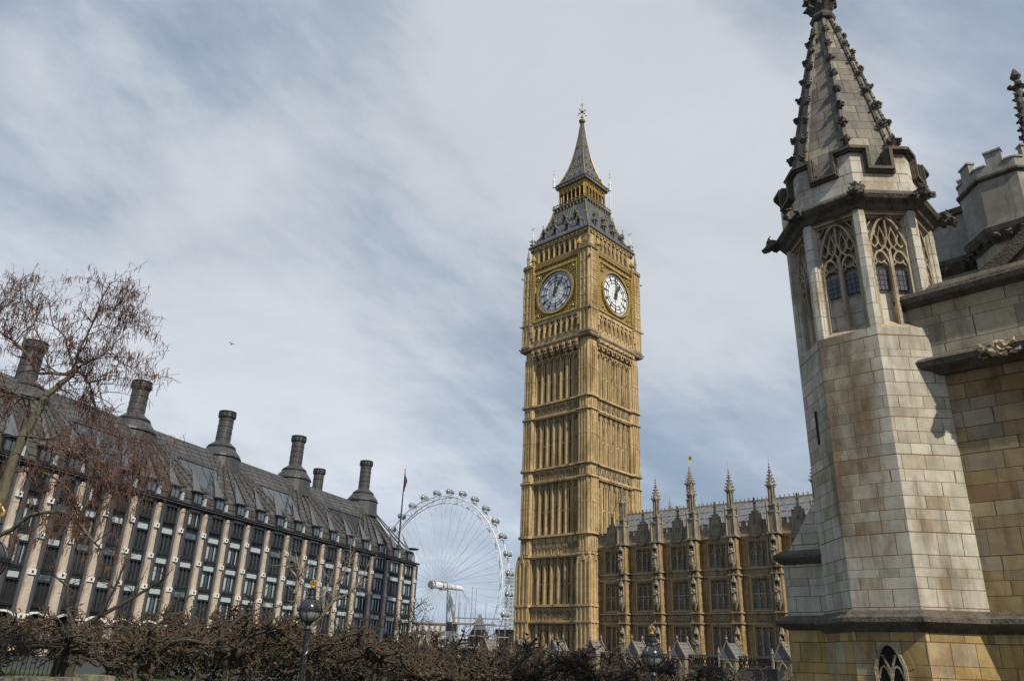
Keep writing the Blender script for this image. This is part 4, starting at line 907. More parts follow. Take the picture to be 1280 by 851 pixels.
# ------------------------------------------------------------------ hall wall to the right of the turret
def hall_wall():
    t = thing('hall_wall', 'high mottled block wall with two dark weathered ledges, right of the big turret', 'wall', (TC.x, TC.y, GZ), TYAW)
    O = Matrix.Translation((0, 0, -GZ))
    def mb(): m = MB(); m.M = O.copy(); return m
    xa = 1.0; xb = 16; yf = -.74
    m = mb(); m.box(xa, xb, yf, yf+1.2, 2.95, 8.9); m.build('lower_wall', 'hall_wall', t)
    m = mb(); m.box(xa, xb, yf-.12, yf+1.2, -3, 2.56); m.build('plinth', 'plinth', t)
    m = mb(); m.loft([[(x, yf-q, z) for x in (xa,)] + [(xb, yf-q, z), (xb, yf+.5, z), (xa, yf+.5, z)] for q, z in ((.10, 2.55), (.16, 2.60), (.34, 2.70), (.39, 2.76), (.38, 2.86), (.22, 2.93), (.18, 2.99), (.02, 3.03))]); m.build('base_ledge', 'ledge', t)
    m = mb(); x1 = 1.25; m.box(x1, xb, yf-.16, yf+1.2, 8.95, 10.6); m.build('upper_wall', 'hall_upper', t)
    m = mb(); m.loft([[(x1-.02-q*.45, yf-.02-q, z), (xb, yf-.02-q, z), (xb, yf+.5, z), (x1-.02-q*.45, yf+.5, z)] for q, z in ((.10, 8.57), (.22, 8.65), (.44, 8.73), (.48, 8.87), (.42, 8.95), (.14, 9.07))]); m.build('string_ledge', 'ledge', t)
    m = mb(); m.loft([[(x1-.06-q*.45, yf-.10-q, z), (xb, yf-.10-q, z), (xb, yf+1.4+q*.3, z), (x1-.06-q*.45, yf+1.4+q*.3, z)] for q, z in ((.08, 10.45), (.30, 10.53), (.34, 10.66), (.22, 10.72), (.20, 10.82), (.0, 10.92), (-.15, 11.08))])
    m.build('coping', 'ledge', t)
    # carved beast head in the string ledge
    m = mb(); gx = 3.15; gy = yf-.45; gz = 8.80
    m.blob((gx, gy, gz), .20, 5, 3, (1.2, .9, .8), .35); m.blob((gx-.13, gy-.16, gz+.02), .11, 6, 2, rough=.4); m.blob((gx+.15, gy-.16, gz+.03), .11, 7, 2, rough=.4); m.blob((gx, gy-.2, gz-.12), .13, 8, 2, (1.2, 1, .8), .4)
    for s_ in (-1, 1): m.tube([(gx+s_*.2, gy, gz+.05), (gx+s_*.34, gy-.02, gz+.14), (gx+s_*.36, gy, gz+.22)], [.07, .05, .02], 5)
    m.blob((gx-.35, gy+.1, gz-.02), .14, 11, 2, rough=.6); m.blob((gx+.36, gy+.1, gz-.02), .14, 12, 2, rough=.6)
    m.build('carved_head', 'jamb', t)
    m = mb(); m.M = O @ Matrix.Translation((gx-1.3, 0, 0)); m.blob((gx-1.0, gy, gz), .13, 5, 2, (1, 1, 1.1), .5); m.build('worn_boss', 'ledge', t) if 0 else None
    return t
hall_wall()

def hall_body():
    """set-back upper hall: battlemented octagonal turret, wall, corbel table, gable coping, crocketed pinnacle"""
    d = 35; a0 = radians(36.9 + .35); c = Vector((d*sin(a0), d*cos(a0), 0)); base = 5.2
    t = thing('battlemented_turret', 'plain grey octagonal turret with battlements, set back above the right hand wall', 'turret', (c.x, c.y, base), TYAW)
    O = Matrix.Translation((0, 0, -base-.45)); R = 1.85
    def mb(k=None): m = MB(); m.M = O @ (Matrix.Rotation(k*pi/4, 4, 'Z') if k is not None else Matrix.Identity(4)); return m
    m = mb(); m.loft([oct_ring(R, 19.2), oct_ring(R, 21.6)]); m.build('upper_stage', 'back_stone', t)
    m = mb(); m.loft([oct_ring(R-.12, base), oct_ring(R-.12, 19.2)]); m.build('lower_stage', 'hall_upper', t)
    m = mb(); m.loft([oct_ring(R, 21.4), oct_ring(R+.14, 21.5), oct_ring(R+.14, 21.6), oct_ring(R+.02, 21.68)]); m.build('string_course', 'ledge', t)
    m = mb(); m.loft([oct_ring(R+.02, 21.6), oct_ring(R+.02, 22.1), oct_ring(R-.25, 22.1), oct_ring(R-.25, 21.6)], cap=False)
    cs8 = cos(pi/8); hw = (R+.02)*sin(pi/8)
    for k in range(8):
        m.M = O @ Matrix.Rotation(k*pi/4, 4, 'Z'); y = -(R+.02)*cs8
        m.box(-.30, .30, y+.003, y+.25, 22.1, 22.65); m.box(-.34, .34, y-.05, y+.3, 22.65, 22.74)
        m.box(-hw+.02, -.34, y-.05, y+.3, 22.08, 22.16); m.box(.34, hw-.02, y-.05, y+.3, 22.08, 22.16)
    m.build('battlement', 'back_stone', t)
    m = mb(); m.loft([oct_ring(R-.1, 18.5), oct_ring(R+.22, 18.95), oct_ring(R+.26, 19.15), oct_ring(R, 19.35)]); m.build('corbel_table', 'ledge', t)
    m = mb()
    for k in range(8):
        m.M = O @ Matrix.Rotation(k*pi/4, 4, 'Z'); y = -(R)*cs8
        for x in (-.5, 0, .5): m.blob((x, y-.14, 18.75), .14, k+x, 2, rough=.5)
    m.build('corbel_carving', 'crocket', t)
    m = mb(1); m.box(-.10, .10, -R*cs8+.05, -R*cs8+.2, 14.9, 17.4); m.build('slit_window', 'dark_void', t)
    # wall left of it
    o = thing('upper_hall_wall', 'plain grey set back wall between the near turret and the battlemented turret', 'wall', (c.x, c.y, base), TYAW)
    def mw(): m = MB(); m.M = O.copy(); return m
    m = mw(); m.box(-5.2, 14, .1, 2.5, 19.1, 21.3); m.build('upper_stage', 'back_stone', o)
    m = mw(); m.box(-5.2, 14, .25, 2.4, base, 19.1); m.build('lower_stage', 'hall_upper', o)
    m = mw(); m.box(-5.35, 14, -.05, 2.6, 21.3, 21.5); m.box(-5.3, 14, .05, 2.5, 21.5, 21.65); m.loft([[(-5.3, .25-q, z), (14, .25-q, z), (14, 1, z), (-5.3, 1, z)] for q, z in ((0, 18.5), (.35, 18.95), (.38, 19.15), (0, 19.3))]); m.build('coping', 'ledge', o)
    m = mw()
    for i in range(20): m.blob((-5+.7*i, -.02, 18.75), .14, i*1.3, 2, rough=.5)
    m.build('corbel_carving', 'crocket', o)
    # gable rising to the right behind the coping
    g_ = thing('porch_gable', 'dark sloping gable coping rising at the right edge above the ledge', 'gable', (TC.x, TC.y, 8), TYAW)
    m = MB(); m.M = Matrix.Translation((0, 0, -8)); m.prism([(1.9, 11.3), (15.2, 11.3), (8.5, 16.3)], 2.2, 2.9); m.build('gable_wall', 'hall_upper', g_)
    m = MB(); m.M = Matrix.Translation((0, 0, -8)); m.strip([(1.7, 11.45), (8.5, 16.55), (15.4, 11.4)], .38, 1.95, 3.0); m.strip([(2.0, 11.3), (8.5, 16.2), (15.0, 11.3)], .2, 2.08, 2.8); m.build('gable_coping', 'ledge', g_)
    # crocketed pinnacle at the right edge
    d = 37; a0 = radians(39.35); c = Vector((d*sin(a0), d*cos(a0), 0))
    p = thing('crocketed_pinnacle', 'slender sooty crocketed pinnacle at the top right edge, behind the battlemented turret', 'pinnacle', (c.x, c.y, 14), TYAW)
    O2 = Matrix.Translation((0, 0, -15.3)); prof = [(.62, 22.6), (.50, 24.2), (.36, 26), (.22, 27.8), (.14, 28.7)]
    m = MB(); m.M = O2.copy(); m.sq([(.62, 14), (.62, 22.6)]); m.build('shaft', 'back_stone', p)
    m = MB(); m.M = O2.copy(); m.loft([oct_ring(r, z) for r, z in prof]); m.build('spire', 'turret_spire', p)
    m = MB(); m.M = O2.copy()
    for i in range(14):
        z = 22.9+i*.41; r = .64-(z-22.6)*.082
        for k in range(4): a = k*pi/2+pi/4+.3; m.blob(((r+.05)*cos(a), (r+.05)*sin(a), z), .14-.004*i, i+k, 2, rough=.7); m.blob(((r+.17)*cos(a), (r+.17)*sin(a), z+.08), .09-.003*i, i+k*3, 2, rough=.7)
    m.lathe([(.1, 28.6), (.3, 28.8), (.12, 29.0), (.1, 29.2), (.24, 29.4), (.2, 29.55), (.03, 29.9)], 8)
    for k in range(4): a = k*pi/2+.3; m.blob((.28*cos(a), .28*sin(a), 28.85), .12, k, 2, rough=.6)
    m.build('crockets', 'crocket', p)
    m = MB(); m.M = O2.copy()
    for q in (-1, 1): m.lathe([(.16, 21.0), (.15, 23.4), (.2, 23.5), (.03, 24.9)], 6, (q*.85, -.2)); [m.blob((q*.85+.15*cos(j*1.6), -.2+.15*sin(j*1.6), 23.5+.25*j), .07, j) for j in range(5)]
    m.build('side_pinnacle', 'crocket', p)
hall_body()

# ------------------------------------------------------------------ office block with tall chimneys
PIER = [(-59.5, 94.4), (-57.9, 98.5), (-56.5, 102.8), (-55.0, 107.2), (-53.4, 111.7), (-51.8, 116.3), (-50.1, 121.1), (-48.3, 126.0), (-46.4, 131.0), (-44.5, 136.1), (-42.5, 141.4), (-40.4, 146.8),
        (-38.3, 152.2), (-36.1, 157.8), (-33.8, 163.4), (-31.4, 169.2), (-28.9, 175.1), (-26.4, 181.1), (-23.8, 187.3), (-21.4, 193.2)]
PIER = [(-64.5, 79.3), (-62.9, 84.2), (-61.2, 89.2)] + PIER        # carries on out of the frame to the left
SC_ = (21-1.7)/(22-1.7)
PP = [Vector((x*SC_, y*SC_, 0)) for x, y in PIER]
def hz_(z): return 1.7+(z-1.7)*SC_
def fac(i):    # point and outward normal of the front at fractional pier number
    i = max(0, min(len(PP)-1.0001, i)); k = int(i); f_ = i-k; p = PP[k].lerp(PP[k+1], f_)
    a = PP[max(0, k-1)]; b = PP[min(len(PP)-1, k+2)]; d = (b-a).normalized(); return p, Vector((d.y, -d.x, 0)), d
def office():
    t = thing('office_block', 'long bronze and sandstone office block with steep dark roof and tall round chimneys', 'office building')
    nP = len(PP)
    zE = hz_(22.0); zR = hz_(34.0); SB = 7.2
    rings = []
    def off(k, s): p, n, d = fac(k); return p - n*s
    # wall core behind the windows, as ribbon with thickness
    m = MB(); zs = (-2, zE-.1)
    for k in range(nP-1):
        a, b = off(k, .55), off(k+1, .55); a2, b2 = off(k, 12), off(k+1, 12)
        m.add([(a.x, a.y, -2), (b.x, b.y, -2), (b2.x, b2.y, -2), (a2.x, a2.y, -2), (a.x, a.y, zE), (b.x, b.y, zE), (b2.x, b2.y, zE), (a2.x, a2.y, zE)], [(0, 1, 5, 4), (1, 2, 6, 5), (2, 3, 7, 6), (3, 0, 4, 7), (4, 5, 6, 7)])
    m.build('wall', 'bronze', t)
    zrow = [17.2, 13.1, 9.0, 4.1]
    # pier (shared mesh, height along z, tapering as it rises)
    m = MB(); m.loft([[(-w_, -d_, z), (w_, -d_, z), (w_, .6, z), (-w_, .6, z)] for w_, d_, z in ((.60, .35, -2), (.56, .35, zrow[3]), (.46, .30, zrow[2]), (.40, .24, zrow[1]), (.34, .2, zE-.6))]); pier = m.build('stone_pier', 'pier_stone', t)
    for z in zrow:
        m = MB(); w_ = {0: .42, 1: .46, 2: .52, 3: .60}[zrow.index(z)]; m.box(-w_+.03, w_-.03, -.46, -.1, z-.31, z+.31); b = m.build('bracket_block', 'pale_block', pier)
        m = MB(); m.box(-.14, .14, -.475, -.44, z-.14, z+.14); m.build('socket', 'black', pier)
    m = MB()
    for sx in (-1, 1): m.box(sx*.86-.2, sx*.86+.2, -.12, .5, -2, zE-.3, 1); m.box(sx*1.12-.05, sx*1.12+.05, -.2, .5, -2, zE-.3)
    m.build('air_duct', 'bronze2', pier)
    def place(o, k, sx=1.0, dy=0.):
        p, n, d = fac(k); o.location = p + n*dy; o.rotation_euler = (0, 0, atan2(d.y, d.x)); o.scale = (sx, 1, 1)
    place(pier, 0)
    piers = [pier]
    for k in range(1, nP):
        c = pier.copy(); COL.objects.link(c); c.parent = t; place(c, k); piers.append(c)
        for ch in pier.children: g_ = ch.copy(); COL.objects.link(g_); g_.parent = c
    # window bay modules
    rnd = random.Random(11); gl_mats = []
    for j, colr in enumerate(((.03, .035, .04), (.10, .13, .15), (.055, .07, .085))): gl_mats.append(material('office_pane_tint', colr, rough=.06, var=.5, scale=.5, spec=.9))
    protos = []
    hh = 1.28
    for v in range(4):
        # each module: bronze projecting oriel with blind panel above and three-light window
        m = MB(); m.box(-hh-.12, hh+.12, -.28, .55, -.30, -.10); m.box(-hh-.12, hh+.12, -.20, .55, 2.36, 2.55); m.box(-hh-.10, hh+.10, -.24, .5, -.46, -.34)
        for x in (-hh, hh): m.box(x-.09, x+.09, -.16, .5, -.1, 3.45)
        for x in (-hh/3, hh/3): m.box(x-.06, x+.06, -.16, .5, -.1, 2.4)
        m.box(-hh, hh, -.26, -.1, 2.30, 2.42)
        m.box(-hh-.05, hh+.05, -.22, .5, 3.42, 3.55); m.box(-hh, hh, .3, .52, -.9, -.3)
        for q in range(3): m.box(-hh-.1, hh+.1, -.1, .5, -.86+.17*q, -.78+.17*q)
        fr = m.build('window', 'bronze', t)
        m = MB(); m.box(-hh, hh, .05, .1, -.1, 2.36); m.build('pane', gl_mats[(v) % 3], fr)
        m = MB(); m.box(-hh+.08, hh-.08, -.06, .08, 2.56, 3.42); m.build('blind_panel', 'blind' if v < 3 else gl_mats[1], fr)
        if v in (1, 2):
            m = MB(); m.box(-hh+.1, -hh*.36, .02, .045, .2, 2.3); m.box(hh*.36, hh*.7, .02, .045, .1, 2.3); m.build('curtain', 'blind', fr)
        protos.append(fr); fr.hide_render = False
    first = [True]*4
    for k in range(nP-1):
        p0 = PP[k]; p1 = PP[k+1]; Wd = (p1-p0).length
        for r in range(4):
            zt = (zrow[r]+ (3.05 if r == 0 else 0))
            if r == 0: zbase = zrow[0]+1.05-.0; 
            else: zbase = zrow[r-1]-3.35
            v = rnd.choice((0, 0, 1, 2, 3)) if k < nP-5 else rnd.choice((1, 2, 2, 0))
            if first[v]: o = protos[v]; first[v] = False
            else:
                o = protos[v].copy(); COL.objects.link(o); o.parent = t
                for ch in protos[v].children: g_ = ch.copy(); COL.objects.link(g_); g_.parent = o
            place(o, k+.5, (Wd-2.55)/2.56)
            o.location.z = zbase
            o.scale.z = 1.0 if r else .83
            # spandrel between floors comes from the wall core
    # ground arcade: white segmental arches
    for k in range(nP-1):
        Wd = (PP[k+1]-PP[k]).length; z0 = zrow[3]-.1
        m = MB(); hwid = Wd/2-.5; pts = [(-hwid+2*hwid*i/8, z0+.62*(1-((i-4)/4)**2)) for i in range(9)]
        m.strip(pts, .22, -.30, .3); o = m.build('white_arch' if k < 10 else 'arch', 'pale_block' if k < 10 else 'bronze2', t); place(o, k+.5)
        m = MB(); m.box(-hwid, hwid, .42, .52, -2, z0); o2 = m.build('shopfront_shadow', 'dark_void', t); o2.name = 'arcade_shade_panel'; place(o2, k+.5)  # flat near-black panel: the shade behind the arches put into the colour
    # cornice
    def ribbon(name, mat, prof, k0=0., k1=nP-1-.001, steps=None, parent=t):
        m = MB(); ks = [k0+(k1-k0)*i/(steps or (nP-1)) for i in range((steps or (nP-1))+1)]
        m.loft([[tuple(off(k, -o_)+Vector((0, 0, z))) for o_, z in prof] for k in ks], cap=True, closed=True); return m.build(name, mat, parent)
    ribbon('cornice', 'bronze', [(.55, zE-.05), (.75, zE+.02), (.75, zE+.18), (.2, zE+.3), (-.6, zE+.3), (-.6, zE-.4), (.3, zE-.4)])
    ribbon('gutter_rail', 'bronze2', [(.95, zE-.32), (1.0, zE-.26), (.95, zE-.2), (.9, zE-.26)])
    # roof slab surface: steep slope, curved shoulder at foot
    zf = zE+.3
    prof = [(-.1, zf), (-.25, zf+1.6), (-.8, zf+2.5), (-SB, zR), (-SB-6, zR-.2), (-SB-6.5, zf), ]
    KE = nP-1-1.6
    # main roof, hipped at the far right end
    m = MB(); ks = [i*.5 for i in range(int((nP-1)*2)+1)]; rings = []
    for k in ks:
        e_ = max(0, (k-KE)/(nP-1-KE)); e_ = min(1, e_)
        rings.append([tuple(off(k, -o_)+Vector((0, 0, z if z < zf+2.6 else (z-(z-zf-2.5)*e_*.95)))) for o_, z in [(a if not (a < -3) else a+(a*-1-3)*0, b) for a, b in prof]])
    m.loft(rings, cap=True); m.build('roof', 'roof_tile', t)
    # roof furniture: for every chimney a fan of raised ribs, dormers at the eaves, blue rooflights between
    cent = [3.15+2+.0, 0]
    def slope_pt(k, f_, lift=.12):   # f_ 0 at shoulder .. 1 at ridge
        s_ = .8+(SB-.8)*f_; z = zf+2.5+(zR-zf-2.5)*f_; p, n, d = fac(k); nn = (n*(zR-zf-2.5)+Vector((0, 0, 1))*(SB-.8)).normalized(); return p-n*s_+Vector((0, 0, z))+nn*lift
    CH = [2.6+.0, 6.3, 10.15, 14.0, 18.1]
    CHK = [3.75, 8.0, 11.95, 15.8, 20.05]; CHT = [(33.0, 38), (34.0, 39), (34.9, 40.2), (35.7, 41.5), (36.2, 42.5)]
    for ci, kc in enumerate(CHK):
        for j, dk in enumerate((-1.95, -1.5, -1.05, -.55, 0.0, .55, 1.05, 1.5, 1.95)):
            kb = kc+dk
            if kb < 0 or kb > nP-1.1: continue
            m = MB(); top = slope_pt(max(0, kc+dk*.16), .97, .10); bot = slope_pt(kb, -.02, .16)
            n = fac(kc)[2]
            m.loft([[p+n*sx+Vector((0, 0, q)) for sx, q in ((-w_, -.1), (w_, -.1), (w_, .16), (-w_, .16))] for p, w_ in ((top, .12), (bot, .30))]); m.build('roof_rib', 'copper' if j in (2, 6) else 'roof_tile', t)
    # dormers, one in each bay
    m = MB(); m.box(-1.0, 1.0, -.05, 1.4, 0, 1.75); m.box(-1.2, 1.2, -.45, 1.6, 1.75, 1.95); dm = m.build('dormer', 'bronze', t)
    m = MB(); m.box(-.82, .82, -.09, -.03, .25, 1.6); m.build('dormer_pane', gl_mats[1], dm)
    m = MB(); 
    for x in (-.85, 0, .85): m.box(x-.06, x+.06, -.14, -.04, .2, 1.65)
    m.build('dormer_mullion', 'black', dm)
    m = MB(); m.add([(-1.0, .1, 1.96), (1.0, .1, 1.96), (.0, 3.6, 7.0)][:0] or [(-1.0, .25, 1.97), (1.0, .25, 1.97), (.9, 3.1, 6.4), (-1.0, .25, 1.9), (1, .25, 1.9), (.9, 3.1, 6.3)], [(0, 1, 2), (5, 4, 3), (0, 2, 5, 3), (1, 4, 5, 2), (0, 3, 4, 1)]); m.build('dormer_lead_apron', 'iron_roof', dm)
    m = MB(); m.box(1.55, 1.95, -.08, .3, .1, 1.25); m.build('vent_light', 'blind', dm)
    for k in range(nP-1):
        o = dm if k == 0 else dm.copy()
        if k: COL.objects.link(o); o.parent = t
        place(o, k+.5, min(1.0, (PP[k+1]-PP[k]).length/4.6), .05); o.location.z = zf+.1
        if k:
            for ch in dm.children: g_ = ch.copy(); COL.objects.link(g_); g_.parent = o
    # rooflights
    for ci in range(len(CHK)-1):
        ka = CHK[ci]+1.35; kb = CHK[ci+1]-1.35; km = (ka+kb)/2; q = (CHK[ci+1]-CHK[ci])
        m = MB(); pts = [slope_pt(ka-.10, .55, .1), slope_pt(kb+.45, .55, .1), slope_pt(kb+.1, .06, .1), slope_pt(ka+.25, .06, .1)]
        lo = [p-Vector((0, 0, .2)) for p in pts]; m.loft([lo, pts]); m.build('rooflight', 'blue_glass' if ci < 3 else 'bronze', t)
        m = MB()
        for j in range(6):
            f_ = j/5; a = pts[0].lerp(pts[1], f_); b = pts[3].lerp(pts[2], f_); m.tube([a+Vector((0, 0, .03)), b+Vector((0, 0, .03))], .05, 4)
        m.tube([pts[0], pts[1]], .14, 4)
        m.build('rooflight_bar', 'black', t)
    # chimneys
    def chimney(p, zb, zt, r=1.25, base=True):
        m = MB()
        if base: m.lathe([(3.6, zb-4.5), (3.4, zb-1.4), (3.5, zb-1.3), (3.45, zb-.9), (3.1, zb-.4), (2.5, zb+.3), (2.3, zb+.5), (2.35, zb+.8), (1.7, zb+1.3), (1.45, zb+1.5), (r*1.02, zb+1.7), (r, zt-1.2), (r*1.1, zt-1.1), (r*1.1, zt)], 20)
        else: m.lathe([(r, zb-3), (r, zt-1.2), (r*1.1, zt-1.1), (r*1.1, zt)], 20)
        o = m.build('chimney', 'chim', t); o.location = (p.x, p.y, 0)
        m = MB()
        z = zb+2.2
        while z < zt-1.3: m.lathe([(r+.02, z), (r+.07, z+.05), (r+.02, z+.1)], 20, cap=False); z += 1.05
        for q in ((zb-1.35, 3.55), (zb+.42, 2.42)) if base else (): m.lathe([(q[1]-.05, q[0]), (q[1]+.08, q[0]+.08), (q[1]-.05, q[0]+.16)], 20, cap=False)
        m.build('seam', 'black', o)
        m = MB()
        for j in range(10): a = 2*pi*j/10; m.box(-.12, .12, -.12, .12, 0, 0.01) if 0 else m.tube([(r*1.13*cos(a), r*1.13*sin(a), zt-.85), (r*1.13*cos(a), r*1.13*sin(a), zt-.2)], .16, 4)
        m.lathe([(r*1.16, zt-.98), (r*1.2, zt-.9), (r*1.16, zt-.82)], 20, cap=False); m.lathe([(r*.95, zt+.01), (r*1.2, zt+.02), (r*1.2, zt+.14), (r*.95, zt+.15)], 20)
        m.build('cap', 'black', o)
        return o
    for kc, (zb, zt) in zip(CHK, CHT):
        chimney(off(kc, SB+1.0), zb-1.7, zt)
    p = off(18.95, 16); chimney(p, 35, 39.5, 1.15, False)
    # fins cantilevered off the far end
    p, n, d = fac(nP-1.001); e = PP[-1]
    for z in (zE+3.4, zE+.1, zE-1.3, zrow[1]+.9, zrow[2]+1.4, zrow[3]+2.2):
        m = MB(); c = e - n*2.5; q = 1.5 if z != zE+.1 else 2.0
        c = e - n*1.2 + d*.5; m.lathe([(q*.75, z-.15), (q, z-.05), (q, z+.12), (q*.7, z+.25)], 14, (c.x, c.y)); m.build('end_canopy', 'bronze', t)
    m = MB(); a, b = e-n*.7, e-n*4.3
    m.add([(a.x, a.y, -2), (b.x, b.y, -2), (b.x+d.x*1.0, b.y+d.y*1.0, -2), (a.x+d.x*1.0, a.y+d.y*1.0, -2), (a.x, a.y, zE), (b.x, b.y, zE), (b.x+d.x, b.y+d.y, zE), (a.x+d.x, a.y+d.y, zE)], [(0, 1, 5, 4), (1, 2, 6, 5), (2, 3, 7, 6), (3, 0, 4, 7), (4, 5, 6, 7)])
    m.build('end_bay', gl_mats[1], t)
    return t
office()

# flagpole behind the end of the roof
fp = thing('flagpole', 'tall dark flagpole with a furled faded red flag near the roof end', 'flagpole', (-23.6, 176.5, 20))
m = MB(); m.lathe([(.22, 0), (.16, 12), (.08, 21.2), (.14, 21.3), (.02, 21.5)], 8); m.build('pole', 'bronze', fp)
m = MB(); rng = random.Random(2); m.loft([[(.10+w1*.5+.25*sin(z*2.1), -.12*sin(z*3), z), (.1+w1+.2*sin(z*2.1), .1, z), (.1+w1*.4, .22*sin(z*2.5+1), z), (.08, .04, z)] for w1, z in ((.1, 16.2), (.35, 16.9), (.5, 17.8), (.45, 18.6), (.35, 19.3), (.25, 19.9), (.1, 20.3))]); m.build('flag', 'flag_red', fp)
m = MB(); m.loft([[(.16, -.3, z), (.5, -.24, z), (.5, -.2, z), (.16, -.2, z)] for z in (17.2, 18.3)]); m.build('flag_canton', 'flag_blue', fp)

# ------------------------------------------------------------------ observation wheel
def wheel():
    hx, hy, hz = -45.6, 558.1, 46.8; R0 = 61.0
    t = thing('observation_wheel', 'giant white observation wheel with glass capsules, far behind the tower', 'ferris wheel', (hx, hy, -18))
    phi = radians(38.5); ax = Vector((sin(phi), cos(phi), 0)); pl = Vector((cos(phi), -sin(phi), 0)); H = Vector((0, 0, hz+18))
    def pt(a, r, o=0.): return H + pl*(r*cos(a)) + Vector((0, 0, r*sin(a))) + ax*o
    n = 96
    m = MB()
    for r, o, rad in ((R0, -3.6, .42), (R0, 3.6, .42), (R0-4.6, 0, .32)):
        pts = [pt(2*pi*i/n, r, o) for i in range(n+1)]; m.tube(pts, rad, 6, cap=False)
    m.build('rim', 'white_metal', t)
    m = MB()
    for i in range(64):
        a = 2*pi*i/64; b = 2*pi*(i+1)/64
        for o in (-3.6, 3.6):
            m.tube([pt(a, R0, o), pt((a+b)/2, R0-4.6, 0)], .14, 4); m.tube([pt(b, R0, o), pt((a+b)/2, R0-4.6, 0)], .14, 4)
        m.tube([pt(a, R0, -3.6), pt(a, R0, 3.6)], .15, 4); m.tube([pt(a, R0, -3.6), pt(b, R0, 3.6)], .11, 4)
    m.build('rim_bracing', 'white_metal', t)
    for i in range(64):
        a = 2*pi*i/64+.02; m = MB(); m.tube([H+ax*(-5 if i % 2 else 5), pt(a, R0-4.6, 0)], .085, 3); m.build('spoke', 'far_grey', t)
    m = MB(); m.tube([H-ax*5.6, H-ax*4.6, H+ax*11, H+ax*11.1, H+ax*26], [1.9, 2.3, 2.3, 1.9, 1.6], 16); m.build('spindle', 'white_metal', t)
    m = MB(); m.tube([H-ax*6.4, H-ax*5.6], 2.5, 16); m.tube([H-ax*4.2, H-ax*3.8], 3.0, 16); m.tube([H+ax*4.2, H+ax*4.8], 3.0, 16); m.tube([H+ax*8, H+ax*9], 2.8, 14); m.build('hub_flange', 'scaff', t)
    for q, s_ in ((-1, -.0), (1, 1)):
        fx = -36.5 if q < 0 else -22.0; foot = Vector((fx-hx, 602-hy, 0)); top = H + ax*12
        m = MB(); mid = top.lerp(foot, .5); m.tube([top, top.lerp(foot, .25), mid, top.lerp(foot, .8), foot], [1.0, 1.5, 1.7, 1.5, 1.0], 10); m.build('leg', 'white_metal', t)
    m = MB(); m.tube([H+ax*26, H+ax*95+pl*6-Vector((0, 0, hz+18))], .13, 4); m.tube([H+ax*26, H+ax*95-pl*10-Vector((0, 0, hz+18))], .13, 4); m.build('stay_cable', 'scaff', t)
    # capsules
    capg = material('capsule_glass', (.22, .25, .28), rough=.12, var=.35, scale=.5, spec=.9)
    m = MB(); ring = []
    for q in range(9):
        f_ = -1+2*q/8; rr = 2.15*sqrt(max(0.02, 1-f_*f_*.98))**.8; ring.append([(4.1*f_, rr*cos(2*pi*j/12), rr*sin(2*pi*j/12)) for j in range(12)])
    m.loft(ring); cp = m.build('capsule', capg, t, smooth=True)
    m = MB()
    for x in (-1.9, 1.9): m.M = Matrix.Rotation(pi/2, 4, 'Y'); m.lathe([(2.2, x-.15), (2.35, x), (2.2, x+.15)], 14, cap=False)
    m.M = Matrix.Identity(4); m.box(-2.6, 2.6, -1.0, 1.0, -2.3, -1.55)
    for x in (-3, -1, 1, 3): m.box(x-.08, x+.08, -2.1, 2.1, -.1, .1)
    m.build('capsule_frame', 'white_metal', cp)
    for i in range(32):
        a = 2*pi*(i+.45)/32
        o = cp if i == 0 else cp.copy()
        if i:
            COL.objects.link(o); o.parent = t
            for ch in cp.children: g_ = ch.copy(); COL.objects.link(g_); g_.parent = o
        o.location = pt(a, R0+3.6, 0); o.rotation_euler = (0, 0, pi/2-phi)
    return t
wheel()

# ------------------------------------------------------------------ far buildings round the wheel
def at(az, d, z=0): a = radians(az); return Vector((d*sin(a), d*cos(a), z))
def far_block(name, label, az, d, wd, dp, z0, z1, mat, rows, colsn, wmat, rot=0., roof=None):
    p = at(az, d, z0); t = thing(name, label, 'building', tuple(p), -radians(az)+rot)
    m = MB(); m.box(-wd/2, wd/2, 0, dp, 0, z1-z0); m.build('wall', mat, t)
    h = (z1-z0)/rows; pr = None
    for r in range(rows):
        m = MB(); c = wd/colsn
        if r == 0:
            for i in range(colsn): m.box(-wd/2+c*i+c*.2, -wd/2+c*(i+1)-c*.2, -.12, .1, h*.25, h*.8)
            for i in range(int(max(1, dp/c))):
                if c*(i+1) < dp: m.box(wd/2-.1, wd/2+.12, c*i+c*.2, c*(i+1)-c*.2, h*.25, h*.8); m.box(-wd/2-.12, -wd/2+.1, c*i+c*.2, c*(i+1)-c*.2, h*.25, h*.8)
            pr = m.build('window_row', wmat, t)
        else: o = pr.copy(); COL.objects.link(o); o.parent = t; o.location = (0, 0, h*r)
    if roof: m = MB(); m.box(-wd/2-.5, wd/2+.5, -.5, dp+.5, z1-z0, z1-z0+roof); m.build('parapet', mat, t)
    return t
far_win = material('far_window_glass', (.20, .23, .27), rough=.3, var=.2, scale=.2)
far_block('office_tower', 'pale grey multi storey tower block just left of the clock tower foot', 1.55, 700, 33, 30, -18, 72, 'far_grey', 26, 9, far_win, roof=3)
far_block('riverside_block', 'low far block with white and brown storey bands behind the bare tree', -5.0, 520, 22, 20, -18, 20, 'far_brown', 7, 6, M['far_white'], roof=1)
dk = far_block('dark_block', 'dark brown low block wedged against the clock tower foot', .75, 230, 9, 14, -12, 9.2, 'dark_void', 4, 3, M['bronze'])
